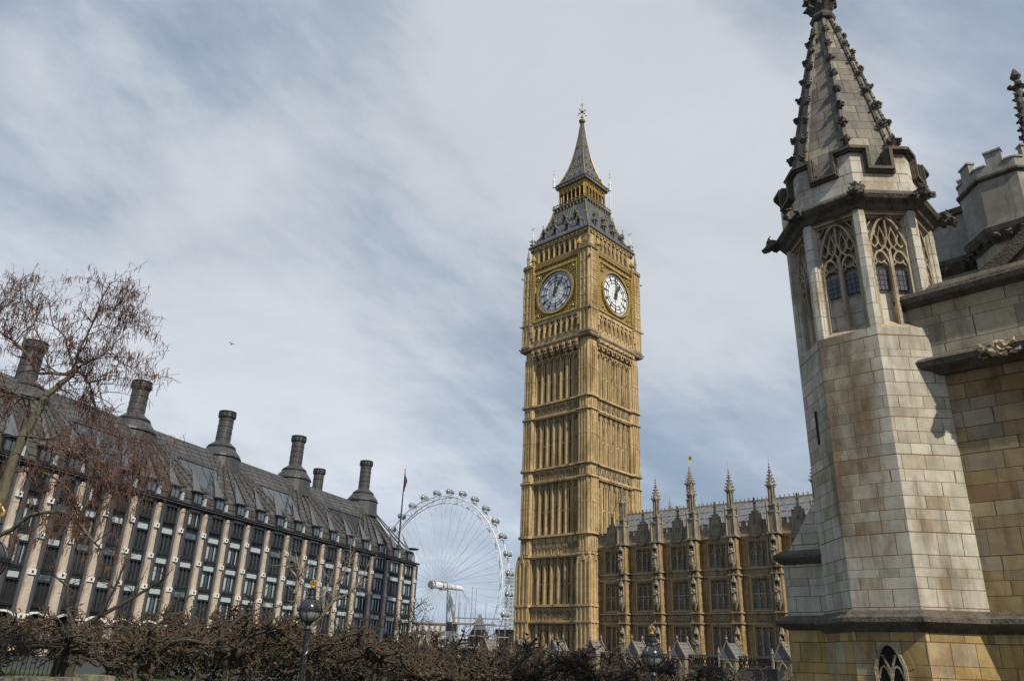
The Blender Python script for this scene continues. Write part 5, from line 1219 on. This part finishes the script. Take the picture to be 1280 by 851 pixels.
# dark topped slab by the wheel's leg
sl = thing('office_slab', 'narrow slab with black top and grey glass sides below the wheel leg', 'building', tuple(at(-3.42, 235, -10)), radians(8))
m = MB(); m.box(-1.45, 1.45, 0, 4, 0, 18.4); m.build('glass_body', material('grey_slab_glass', (.12, .15, .17), rough=.15, var=.4, scale=.3, spec=.7), sl)
m = MB(); m.box(-1.5, 1.5, -.1, 4.1, 18.4, 20.5); m.build('black_top', 'black', sl)
m = MB(); m.box(-5.0, -1.5, .5, 5, 0, 15.2, .5); m.build('side_roof', 'bronze', sl)
m = MB(); m.box(-1.55, 1.55, -.15, 4.2, 20.5, 20.75); m.build('red_coping', 'copper', sl)
# scaffolded roof
sf = thing('scaffolding', 'scaffolding wrapped round a small pointed roof, beneath the wheel', 'scaffolding', tuple(at(-1.35, 225, -10)), radians(-3)); sf.scale = (.62, .62, 1)
rnd = random.Random(5); m = MB()
for i in range(10):
    x = -13+i*2.6
    for y in (0, 5): m.tube([(x, y, 0), (x, y, (20 if i > 3 else 24)+rnd.uniform(-1, 2.2))], .09, 4)
for z in (8, 11, 14, 17, 20, 21.6):
    for y in (0, 5): m.tube([(-13.5, y, z), (12 if z < 21 else 8, y, z+rnd.uniform(-.1, .1))], .09, 4)
for i in range(9): m.tube([(-13+i*2.6, 0, 11+(i % 2)*3), (-13+(i+1)*2.6, 0, 14+(i % 2)*3)], .07, 4)
for x, h in ((-12.3, 29), (-10.8, 27.5), (-5, 30), (-3.2, 29.5), (1.5, 26)): m.tube([(x, 2, 10), (x, 2, h)], .10, 4)
m.build('pole_frame', 'scaff', sf)
m = MB()
for z in (14.05, 17.05, 20.1): m.box(-13, 6 if z > 17 else 10, .2, 4.8, z, z+.22)
m.build('board_deck', 'wood', sf)
m = MB(); m.box(-6.5, 3, 6, 14, 0, 16); m.sq([(5.0, 16), (2.6, 19.5), (.4, 23)], (-1.7, 10)); m.build('pointed_roof', 'iron_roof', sf)
m = MB(); m.box(-11, -7.5, 1, 4, 10.5, 15.5); m.build('white_sheet', 'pale_block', sf)

# ------------------------------------------------------------------ courtyard railing wall with gabled piers
def yard_wall():
    Yw = -24.0
    t = thing('gabled_balustrade', 'pierced stone balustrade with little gabled piers in front of the palace wing', 'balustrade', tuple(tw(0, Yw, GZ)), YAW)
    m = MB(); m.box(-.62, .62, -.75, .75, 0, 3.95); m.box(-.72, .72, -.85, .85, 3.85, 4.05)
    pr = m.build('gabled_pier', 'wing_grey', t)
    m = MB(); m.prism([(-.78, 4.0), (.78, 4.0), (0, 5.25)], -.85, .85); m.build('gable', 'lead_roof', pr)
    m = MB()
    for q in (.15, .4, .65, .9):
        for s_ in (-1, 1): m.box(s_*.78*(1-q)-.05, s_*.78*(1-q)+.05, -.9, .9, 4.02+1.25*q-.04, 4.02+1.25*q+.07)
    m.build('slab_ridge', 'wing_grey', pr)
    for y in (-.9, .9):
        m = MB(); m.strip([(-.86, 3.95), (0, 5.36), (.86, 3.95)], .12, y-.07, y+.07); m.lathe([(.08, 5.2), (.06, 5.5), (.13, 5.56), (.03, 5.85)], 6, (0, y)); m.lathe([(.11, 3.3), (.10, 4.4), (.15, 4.45), (.02, 4.9)], 6, (-.82, y)); m.strip(archline(.7, 3.2, .55, 0, 4), .1, y-.06, y+.06)
        m.build('gable_finial', 'wing_grey', pr)
    xs = [-4.2+4.95*i for i in range(10)]
    pr.location = (xs[0], 0, 0)
    for x in xs[1:]:
        c = pr.copy(); COL.objects.link(c); c.parent = t; c.location = (x, 0, 0)
        for ch in pr.children: g_ = ch.copy(); COL.objects.link(g_); g_.parent = c
    for a, b in zip(xs[:-1], xs[1:]):
        m = MB(); L_ = b-a-1.24; m.box(0, L_, -.2, .2, 0, 3.3); m.box(0, L_, -.28, .28, 4.08, 4.26); m.box(0, L_, -.24, .24, 3.2, 3.34); n = 8
        for j in range(n): x = L_*(j+.5)/n; m.strip(circ(x, 3.72, .19, 8), .08, -.1, .1, True); m.box(x-L_/n/2-.02, x-L_/n/2+.02, -.08, .08, 3.3, 4.1); m.box(x-.025, x+.025, -.07, .07, 3.3, 3.55); m.box(x-.025, x+.025, -.07, .07, 3.9, 4.1)
        o = m.build('pierced_panel', 'crocket', t); o.location = (a+.62, 0, 0)
yard_wall()

# ------------------------------------------------------------------ street lamps
def lamp(loc, label, H=3.6, R=.33):
    t = thing('street_lamp', label, 'street lamp', loc, 0, 'globe lamps round the lawn')
    m = MB(); m.lathe([(.22, 0), (.22, .25), (.15, .35), (.12, .8), (.15, .85), (.07, .95), (.065, H-.95), (.10, H-.9), (.06, H-.82), (.06, H-.75)], 12)
    for q in range(3):   # rope twist
        pts = [(.07*cos(z*9+q*2.09), .07*sin(z*9+q*2.09), z) for z in [1.0+(H-2.05)*i/60 for i in range(61)]]
        m.tube(pts, .022, 4)
    m.build('post', 'black', t)
    zc = H-.38
    m = MB(); m.lathe([(R*sin(a), zc-R*cos(a)) for a in [pi*.06+pi*.94*i/14*.55 for i in range(15)]], 20); m.build('glass_globe', 'lamp_glass', t, smooth=True)
    m = MB(); m.lathe([(R*1.01*sin(a), zc+R*1.01*cos(a)) for a in [pi/2-(pi/2-.25)*i/8 for i in range(9)]], 20); m.build('hood', 'lamp_hood', t, smooth=True)
    m = MB(); m.lathe([(R*1.0, zc-.03), (R*1.14, zc-.02), (R*1.14, zc+.03), (R*1.0, zc+.04)], 24); m.lathe([(.07, H-.80), (.13, H-.72), (.15, zc-R*.92)], 12)
    for k in range(8):
        a = k*pi/4; m.tube([((R+.012)*sin(b)*cos(a), (R+.012)*sin(b)*sin(a), zc+(R+.012)*cos(b)) for b in [.3+(pi-.55)*i/12 for i in range(13)]], .011, 4)
    for k in range(24): a = 2*pi*k/24; m.prism([(-.02, 0), (.02, 0), (0, .05)], 0, .001) if 0 else m.tube([(R*1.12*cos(a), R*1.12*sin(a), zc-.06), (R*1.12*cos(a), R*1.12*sin(a), zc+.06)], .012, 3)
    m.lathe([(.12, zc+R*.93), (.14, zc+R), (.10, zc+R+.07), (.12, zc+R+.1), (.10, zc+R+.24), (.13, zc+R+.26), (.03, zc+R+.30)], 12); m.build('cage', 'black', t)
    m = MB(); z = zc+R+.28; m.lathe([(.05, z), (.07, z+.03), (.06, z+.10), (.08, z+.13)], 10)
    for k in range(6): a = k*pi/3; m.tube([(.07*cos(a), .07*sin(a), z+.10), (.10*cos(a), .10*sin(a), z+.18), (.04*cos(a), .04*sin(a), z+.25)], [.02, .018, .012], 4)
    m.blob((0, 0, z+.28), .03); m.build('gilded_crown', 'gilt', t)
    return t
def lamp_at(az, el_c, d, label, R=.33, H=3.6):
    p = at(az, d); zc = 1.7+d*math.tan(radians(el_c)); lamp((p.x, p.y, zc-(H-.38)), label, H, R)
LAMPS = [(-13.2, 2.55, 25.0, 'black globe lamp with gold crown on a twisted post, before the office block', .335), (10.48, .52, 24.5, 'black globe lamp with gold crown standing low before the palace wing', .29), (-32.95, 4.30, 15.5, 'black globe lamp cut by the left edge of the view', .33)]
for a in LAMPS: lamp_at(*a)

# ------------------------------------------------------------------ trees
rt = random.Random(21)
def rv(r, s): return Vector((r.gauss(0, s), r.gauss(0, s), r.gauss(0, s)))
def grow(m, r, p, d, L_, rad, depth, spread=.6, droop=0., seg=4, tips=None, n=5, kids=(2, 4), minr=.006, kink=.18, up=0.):
    pts = [p.copy()]; q = p.copy(); dd = d.normalized(); rs = [rad]
    for i in range(seg):
        dd = (dd + rv(r, kink) + Vector((0, 0, up-droop*(i+1)/seg))).normalized(); q = q + dd*(L_/seg); pts.append(q.copy()); rs.append(max(minr, rad*(1-.6*(i+1)/seg)))
    m.tube(pts, rs, n if depth > 1 else (4 if depth == 1 else 3), cap=False)
    if tips is not None and depth <= 1: tips += [(pp.copy(), dd.copy()) for pp in pts[1:]]
    if depth <= 0: return
    for c in range(r.randint(*kids)):
        k = r.randint(1, seg); nd_ = (dd*.8 + rv(r, spread)).normalized(); grow(m, r, pts[k], nd_, L_*r.uniform(.5, .8), rs[k]*.68, depth-1, spread, droop, seg, tips, n, kids, minr, kink, up)

# pollarded limes: low, tangled, knuckled crowns. three shapes, shared by the row
def pollard(seed, label):
    r = random.Random(seed); t = thing('pollarded_tree', label, 'tree', (0, 0, 0), 0, 'low pollarded trees in the row')
    m = MB(); m.tube([(0, 0, -3.2), (.06, 0, .3), (0, .05, 1.1), (-.04, 0, 1.75)], [.17, .13, .12, .19], 8); m.blob((-.03, 0, 1.75), .24, seed, 2, (1, 1, .7), .6); m.build('trunk', 'bark_grey', t)
    m = MB(); tips = []; nl = 9
    for k in range(nl):
        a = 2*pi*k/nl+r.uniform(-.3, .3); z0 = r.uniform(1.55, 1.85); L_ = r.uniform(1.5, 2.2); pts = []; p = Vector((0, 0, z0)); d = Vector((cos(a), sin(a), r.uniform(.05, .55)))
        for i in range(8):
            pts.append(p.copy()); d = (d+Vector((r.gauss(0, .28), r.gauss(0, .28), r.gauss(-.03, .22)))).normalized(); p = p+d*(L_/7)
        m.tube(pts, [.105-.007*i for i in range(8)], 6)
        for i in range(1, 8):
            for c in range(2 if i > 3 else 1):
                dd = (d*.3+Vector((r.gauss(0, .7), r.gauss(0, .7), r.gauss(.12, .4)))).normalized(); grow(m, r, pts[i], dd, r.uniform(.45, .95), .042, 1, .8, 0, 4, tips, 5, (1, 3), .013, .34)
    m.build('branches', 'bark_grey', t, uv=False)
    m = MB()
    for (p, d) in tips:
        if r.random() < .10: m.blob(p, r.uniform(.04, .075), r.random()*90, 1, rough=.7)
        if r.random() < .30:
            q = p.copy(); dd = (d*.4+Vector((r.gauss(0, .4), r.gauss(0, .4), r.uniform(.1, 1)))).normalized()*r.uniform(.12, .34); m.tube([q, q+dd*.5+rv(r, .02), q+dd], [.016, .013, .022], 4)
    tag(m.build('knuckles', 'knob', t, uv=False), kind='stuff')
    return t
PL = 'low pollarded tree with knuckled dark branches in the hedge-like row before the buildings'
pol = [pollard(s, PL) for s in (31, 32, 33, 34)]
spots = []
# the row runs left to right in staggered lines; crown tops follow the ground that falls to the right
def top_el(az):
    tab = [(-36, .9), (-30, 1.15), (-24, 1.55), (-18, 1.9), (-12, 1.6), (-7, 1.15), (-3, .75), (2, .65), (7, .3), (12, -.2), (17, -.7), (24, -.9)]
    for (a, e), (b, f_) in zip(tab[:-1], tab[1:]):
        if a <= az <= b: return e+(f_-e)*(az-a)/(b-a)
    return .3
i_ = 0
for d0, step, rr in ((32, 2.75, 0), (39, 3.2, 1), (47, 3.6, 2)):
    az = -38+rr*1.2
    while az < 23:
        d = d0+rt.uniform(-1, 1); p = at(az, d); ztop = 1.7+d*math.tan(radians(top_el(max(-36, min(24, az)))+rt.uniform(-.2, .12)))
        spots.append((p, ztop, i_)); az += math.degrees(step/d0)*rt.uniform(.9, 1.1); i_ += 1
for j, (p, zt, i_) in enumerate(spots):
    s_ = rt.uniform(.95, 1.15); sz = rt.uniform(.72, .92); zg = zt-3.0*sz
    if j < 4: o = pol[j]; o.location = (p.x, p.y, zg); o.rotation_euler = (0, 0, rt.uniform(0, 6.28)); o.scale = (s_, s_, sz)
    else: copy_thing(pol[j % 4], (p.x, p.y, zg), rt.uniform(0, 6.28), (s_, s_, sz))

# dark evergreen shrubs on the far side of the row
r_ = random.Random(8); m = MB()
for i in range(26000):
    az = r_.uniform(-25, 23.5); d = r_.uniform(50, 56); p = at(az, d); gz = ground_z(p.x, p.y); htop = 1.7+d*math.tan(radians(top_el(az)-.95))+.35*noise.noise(Vector((az*.9, d*.3, 0)))
    z = gz+(htop-gz)*r_.random()**.6; a = r_.uniform(0, 6.28); q = r_.uniform(.06, .13); u_ = Vector((cos(a), sin(a), r_.uniform(-.5, .5)))*q; v_ = Vector((r_.uniform(-.5, .5), r_.uniform(-.5, .5), 1)).normalized()*q
    c_ = Vector((p.x, p.y, z)); m.add([c_-u_-v_, c_+u_-v_*.6, c_+u_*.7+v_, c_-u_*.8+v_*.8], [(0, 1, 2, 3)])
tag(m.build('shrubbery', material('dark_shrub_leaves', (.035, .035, .02), var=.5, scale=1.2, second=(.04, .018, .014)), uv=False), 'dark red and green shrubs filling the ground behind the pollarded trees', 'shrubs', kind='stuff')

# big catkin-hung tree at the left: limbs traced as metres in a vertical plane 20 m off, given real depth
def catkin_tree():
    d = 20.0; f_ = 958.77
    def w_(x, y, dep=0.):   # photo-measured silhouette -> metres, spread in depth
        v = fw*f_ + rtv*(x-640) - upv*(y-425.5); k = (d+dep)/v.y; return Vector((0, 0, 1.7)) + v*k
    base = w_(-60, 830); t = thing('catkin_tree', 'bare tree hung with russet catkins, leaning in from the left edge', 'tree', tuple(Vector((base.x, base.y, 0))))
    O = Matrix.Translation(-Vector((base.x, base.y, 0))); r = random.Random(77)
    limbs = [  # (points px, depth start, depth end, r0, r1)
        ([(-60, 850), (-45, 760), (-20, 690), (2, 625), (12, 590), (32, 540), (50, 510), (56, 496)], 0, 0, .24, .13),
        ([(56, 496), (70, 484), (88, 470), (92, 462)], 0, .2, .12, .085),
        ([(92, 462), (80, 468), (62, 466), (48, 466), (40, 452), (28, 436), (14, 424), (-5, 410)], .2, -1.2, .075, .04),
        ([(92, 462), (88, 445), (80, 420), (66, 405), (62, 380)], .2, .9, .045, .02),
        ([(92, 462), (98, 440), (112, 412), (120, 395), (128, 372), (140, 352)], .2, -.6, .045, .018),
        ([(92, 464), (104, 468), (112, 482), (116, 500), (124, 515)], .2, 1.0, .05, .02),
        ([(96, 462), (110, 452), (124, 446), (140, 442), (152, 452), (166, 462), (178, 474)], .2, -1.0, .035, .012),
        ([(116, 410), (128, 406), (140, 412), (150, 405), (164, 404), (180, 402)], -.2, .8, .02, .008),
        ([(120, 392), (134, 386), (144, 384), (152, 378)], -.2, -.9, .02, .008),
        ([(50, 512), (42, 500), (28, 496), (14, 490), (-5, 486)], 0, 1.0, .07, .04),
        ([(100, 466), (112, 478), (120, 476), (124, 488), (130, 506), (138, 520)], .3, -.5, .035, .015),
        ([(-10, 672), (14, 662), (34, 646), (56, 640), (78, 640), (96, 650), (110, 668), (126, 686)], -.5, -1.5, .09, .03),
        ([(6, 610), (-10, 590), (-30, 560), (-50, 520)], 0, 1, .1, .06),
        ([(12, 590), (40, 588), (66, 596), (86, 612), (100, 640)], 0, 1.4, .06, .02),
        ([(30, 545), (52, 548), (74, 560), (96, 566), (120, 575)], 0, -1.2, .055, .02),
        ([(92, 560), (120, 560), (146, 564), (166, 572), (186, 585)], -1.2, -.5, .03, .01),
        ([(96, 566), (110, 580), (130, 590), (150, 604), (166, 622)], -1.2, -.2, .03, .01), ([(130, 506), (140, 530), (160, 548), (182, 566), (196, 590)], -.5, .3, .03, .01), ([(100, 640), (118, 628), (140, 622), (160, 630)], 1.4, .8, .025, .01), ([(-5, 410), (-4, 395), (10, 380), (22, 372)], -1.2, -.6, .03, .012), ([(28, 436), (34, 410), (30, 385), (26, 360)], -.6, 0, .028, .01), ([(60, 466), (58, 440), (44, 410), (40, 380), (44, 352)], -.4, .6, .03, .01)]
    m = MB(); m.M = O.copy(); tips = []; fine = MB(); fine.M = O.copy(); starts = []
    for pts, da, db, ra, rb in limbs:
        n = len(pts); P3 = []
        for i, (x, y) in enumerate(pts): P3.append(w_(x, y, da+(db-da)*i/(n-1)))
        sm_ = []
        for i in range(n-1):
            a, b = P3[i], P3[i+1]; a0 = P3[max(0, i-1)]; b0 = P3[min(n-1, i+2)]
            for q in range(4):
                u = q/4; sm_.append(.5*((2*a)+(b-a0)*u+(2*a0-5*a+4*b-b0)*u*u+(3*a-a0-3*b+b0)*u**3)+rv(r, .008))
        sm_.append(P3[-1]); N_ = len(sm_); m.tube(sm_, [.70*(ra+(rb-ra)*i/(N_-1)) for i in range(N_)], 8)
        for i in range(2, N_):
            rad = ra+(rb-ra)*i/(N_-1); starts.append((sm_[i], (sm_[i]-sm_[i-1]).normalized(), rad, pts[min(n-1, i//4)]))
    m.build('limbs', 'bark_olive', t, smooth=True)
    for p, dd, rad, px in starts:
        if rad > .13: continue
        if px[0] < -20: continue
        upp = px[1] < 480
        for c in range(2 if rad < .06 else 1):
            if r.random() < .40: continue
            dirv = (dd*.5+rv(r, .7)+Vector((0, 0, .5 if upp else .0)))
            grow(fine, r, p, dirv, r.uniform(.42, .85), min(.02, rad*.5), 2, .6, .10 if upp else .18, 5, tips, 4, (2, 4), .0042, .13, .05)
    fine.build('twigs', 'twig_red', t, uv=False)
    m = MB(); m.M = O.copy()
    for p, d_ in tips:
        low = p.z < 7.0
        if r.random() < (.17 if not low else .22):
            L_ = r.uniform(.10, .26); q = p.copy(); m.tube([q, q+Vector((r.uniform(-.02, .02), 0, -L_*.3)), q+Vector((r.uniform(-.05, .05), r.uniform(-.03, .03), -L_))], [.005, .0105, .005], 4)
    tag(m.build('catkins', 'catkin', t, uv=False), kind='stuff')
    print('catkin tips', len(tips))
catkin_tree()

# small bare trees
def bare_tree(name, label, loc, H, rad, seed, mat, spread=.55, depth=5, trunkfrac=.3, kids=(2, 4), droop=0., minr=.01, group=None):
    r = random.Random(seed); t = thing(name, label, 'tree', loc, 0, group); m = MB(); h0 = H*trunkfrac
    m.tube([(0, 0, -.5), (.1*rad, 0, h0*.5), (0, 0, h0)], [rad*1.15, rad, rad*.8], 8); m.build('trunk', mat, t)
    m = MB()
    for k in range(5):
        a = 2*pi*k/5+r.uniform(-.4, .4); e = r.uniform(.5, 1.3)
        grow(m, r, Vector((0, 0, h0*r.uniform(.85, 1))), Vector((cos(a)*cos(e), sin(a)*cos(e), sin(e))), H*.36, rad*.5, depth-1, spread, droop, 4, None, 5, kids, minr, .16, .05)
    m.build('crown', mat, t, uv=False); return t
p = at(-6.1, 150); bare_tree('bare_tree', 'grey leafless round-headed tree between the office block and the wheel', (p.x, p.y, -1.5), 13.5, .28, 5, 'bark_dark', minr=.028, depth=5)
p = at(-9.6, 120); bare_tree('bare_tree', 'dark leafless tree against the right end of the office block', (p.x, p.y, -1), 10.0, .2, 9, 'bark_dark', minr=.022, depth=5)

def pale_plane(loc, label, limbs, mat):
    t = thing('plane_tree', label, 'tree', loc); m = MB()
    for pts, ra, rb in limbs: 
        n = len(pts); m.tube(pts, [.72*(ra+(rb-ra)*i/(n-1)) for i in range(n)], 7); m.blob(pts[-1], rb*1.3, ra*100, 1, rough=.6)
        for q in range(1, n): m.blob(pts[q], .8*(ra+(rb-ra)*q/(n-1)), q, 1, rough=.5)
        rr_ = random.Random(int(ra*1000)+n)
        for q in range(1, n):
            for c in range(5): grow(m, rr_, Vector(pts[q]), rv(rr_, .6)+Vector((0, 0, .9)), rr_.uniform(.5, 1.4), .03, 1, .5, 0, 4, None, 4, (1, 3), .012, .2)
    m.build('limbs', mat, t); return t
def plane_from(az, d, spec, label, mat='bark_pale'):
    c = at(az, d, 0); k = d/960/cos(radians(az))/1.05
    zb = 1.7
    L_ = []
    for pts, ra, rb, dep in spec: L_.append(([Vector(((x)*k, dep*i/(len(pts)-1), zb+(y)*k)) for i, (x, y) in enumerate(pts)], ra, rb))
    return pale_plane((c.x, c.y, 0), label, L_, mat)
# offsets are in photo pixels from the trunk / above eye level, turned to metres at that distance
plane_from(-13.3, 46, [([(0, -60), (2, 0), (5, 25)], .26, .20, 0), ([(5, 25), (-10, 40), (-18, 60), (-20, 80), (-34, 92)], .17, .07, .6), ([(-20, 62), (-14, 80), (-22, 96)], .1, .06, .3), ([(5, 25), (18, 38), (30, 55), (46, 62), (60, 74)], .16, .06, -.8), ([(18, 38), (14, 60), (18, 76)], .12, .08, .5), ([(30, 55), (28, 74), (40, 96)], .09, .05, .3)], 'pale barked heavily lopped plane tree stump beside the gold-crowned lamp')
plane_from(-27.2, 46, [([(0, -60), (5, -10), (0, 10)], .3, .22, 0), ([(0, 10), (20, 25), (44, 42), (70, 62)], .2, .08, .7), ([(20, 25), (30, 48), (36, 70)], .13, .06, -.4), ([(0, 10), (-16, 30), (-22, 50), (-40, 60)], .15, .06, .6)], 'grey brown lopped plane tree with slanting limbs before the left arches', 'bark_grey')

# ------------------------------------------------------------------ railings and garden wall at lower left
p0 = at(-38, 24, 0)
gw = thing('garden_wall', 'low rough stone garden wall at the lower left corner', 'wall', (p0.x, p0.y, 0), 0)
m = MB(); e = at(-24.5, 27, 0)-p0; ang = atan2(e.y, e.x); L_ = e.length; gw.rotation_euler = (0, 0, ang)
m.box(0, L_, 0, .5, -1, .66); m.build('wall_face', 'parapet', gw)
m = MB(); x = 0; rr = random.Random(4)
while x < L_: wd = rr.uniform(.6, 1.1); m.box(x+.01, min(L_, x+wd)-.01, -.08, .58, .66, .78+rr.uniform(-.03, .05)); x += wd
m.build('coping', 'parapet', gw)
p0 = at(-38, 28, 0); fr_ = thing('iron_railings', 'black spiked iron railings behind the low garden wall', 'railings', (p0.x, p0.y, 0)); e = at(-27.5, 30.5, 0)-p0; fr_.rotation_euler = (0, 0, atan2(e.y, e.x)); L_ = e.length
m = MB()
for z in (.35, 1.6): m.box(0, L_, -.02, .02, z-.025, z+.025)
m.build('rail', 'black', fr_)
n = int(L_/.14); bars = MB()
for i in range(n): x = L_*i/n; bars.tube([(x, 0, 0), (x, 0, 1.78)], .013, 4); bars.lathe([(.03, 1.76), (.004, 1.9)], 4, (x, 0))
b_ = bars.build('bars', 'black', fr_)

# ------------------------------------------------------------------ a bird
bp = at(-21.38, 140, 0); bz = 1.7+140/cos(0)*math.tan(radians(20.04))
b = MB(); b.loft([[(x, r_*.8*cos(a), r_*sin(a)) for a in [2*pi*j/8 for j in range(8)]] for x, r_ in ((-.32, .02), (-.22, .05), (0, .09), (.18, .07), (.26, .05), (.34, .045), (.42, .01))])
b.add([(-.08, .05, .04), (.12, .05, .04), (.06, .5, .22), (-.06, .5, .22), (-.14, .85, .12), (-.08, .05, .02), (.12, .05, .02), (.06, .5, .20), (-.06, .5, .20)], [(0, 1, 2, 3), (3, 2, 4), (5, 8, 7, 6), (7, 8, 4)])
b.add([(-.08, -.05, .04), (.12, -.05, .04), (.06, -.5, .22), (-.06, -.5, .22), (-.14, -.85, .12), (-.08, -.05, .02), (.12, -.05, .02), (.06, -.5, .20), (-.06, -.5, .20)], [(3, 2, 1, 0), (4, 2, 3), (6, 7, 8, 5), (4, 8, 7)])
ob = b.build('bird', 'bird'); ob.location = (bp.x, bp.y, bz); ob.rotation_euler = (0, .2, 2.6); tag(ob, 'tiny dark bird gliding high in the cloudy sky above the chimneys', 'bird')
print('objects', len(bpy.data.objects), 'polys', sum(len(m_.polygons) for m_ in bpy.data.meshes))
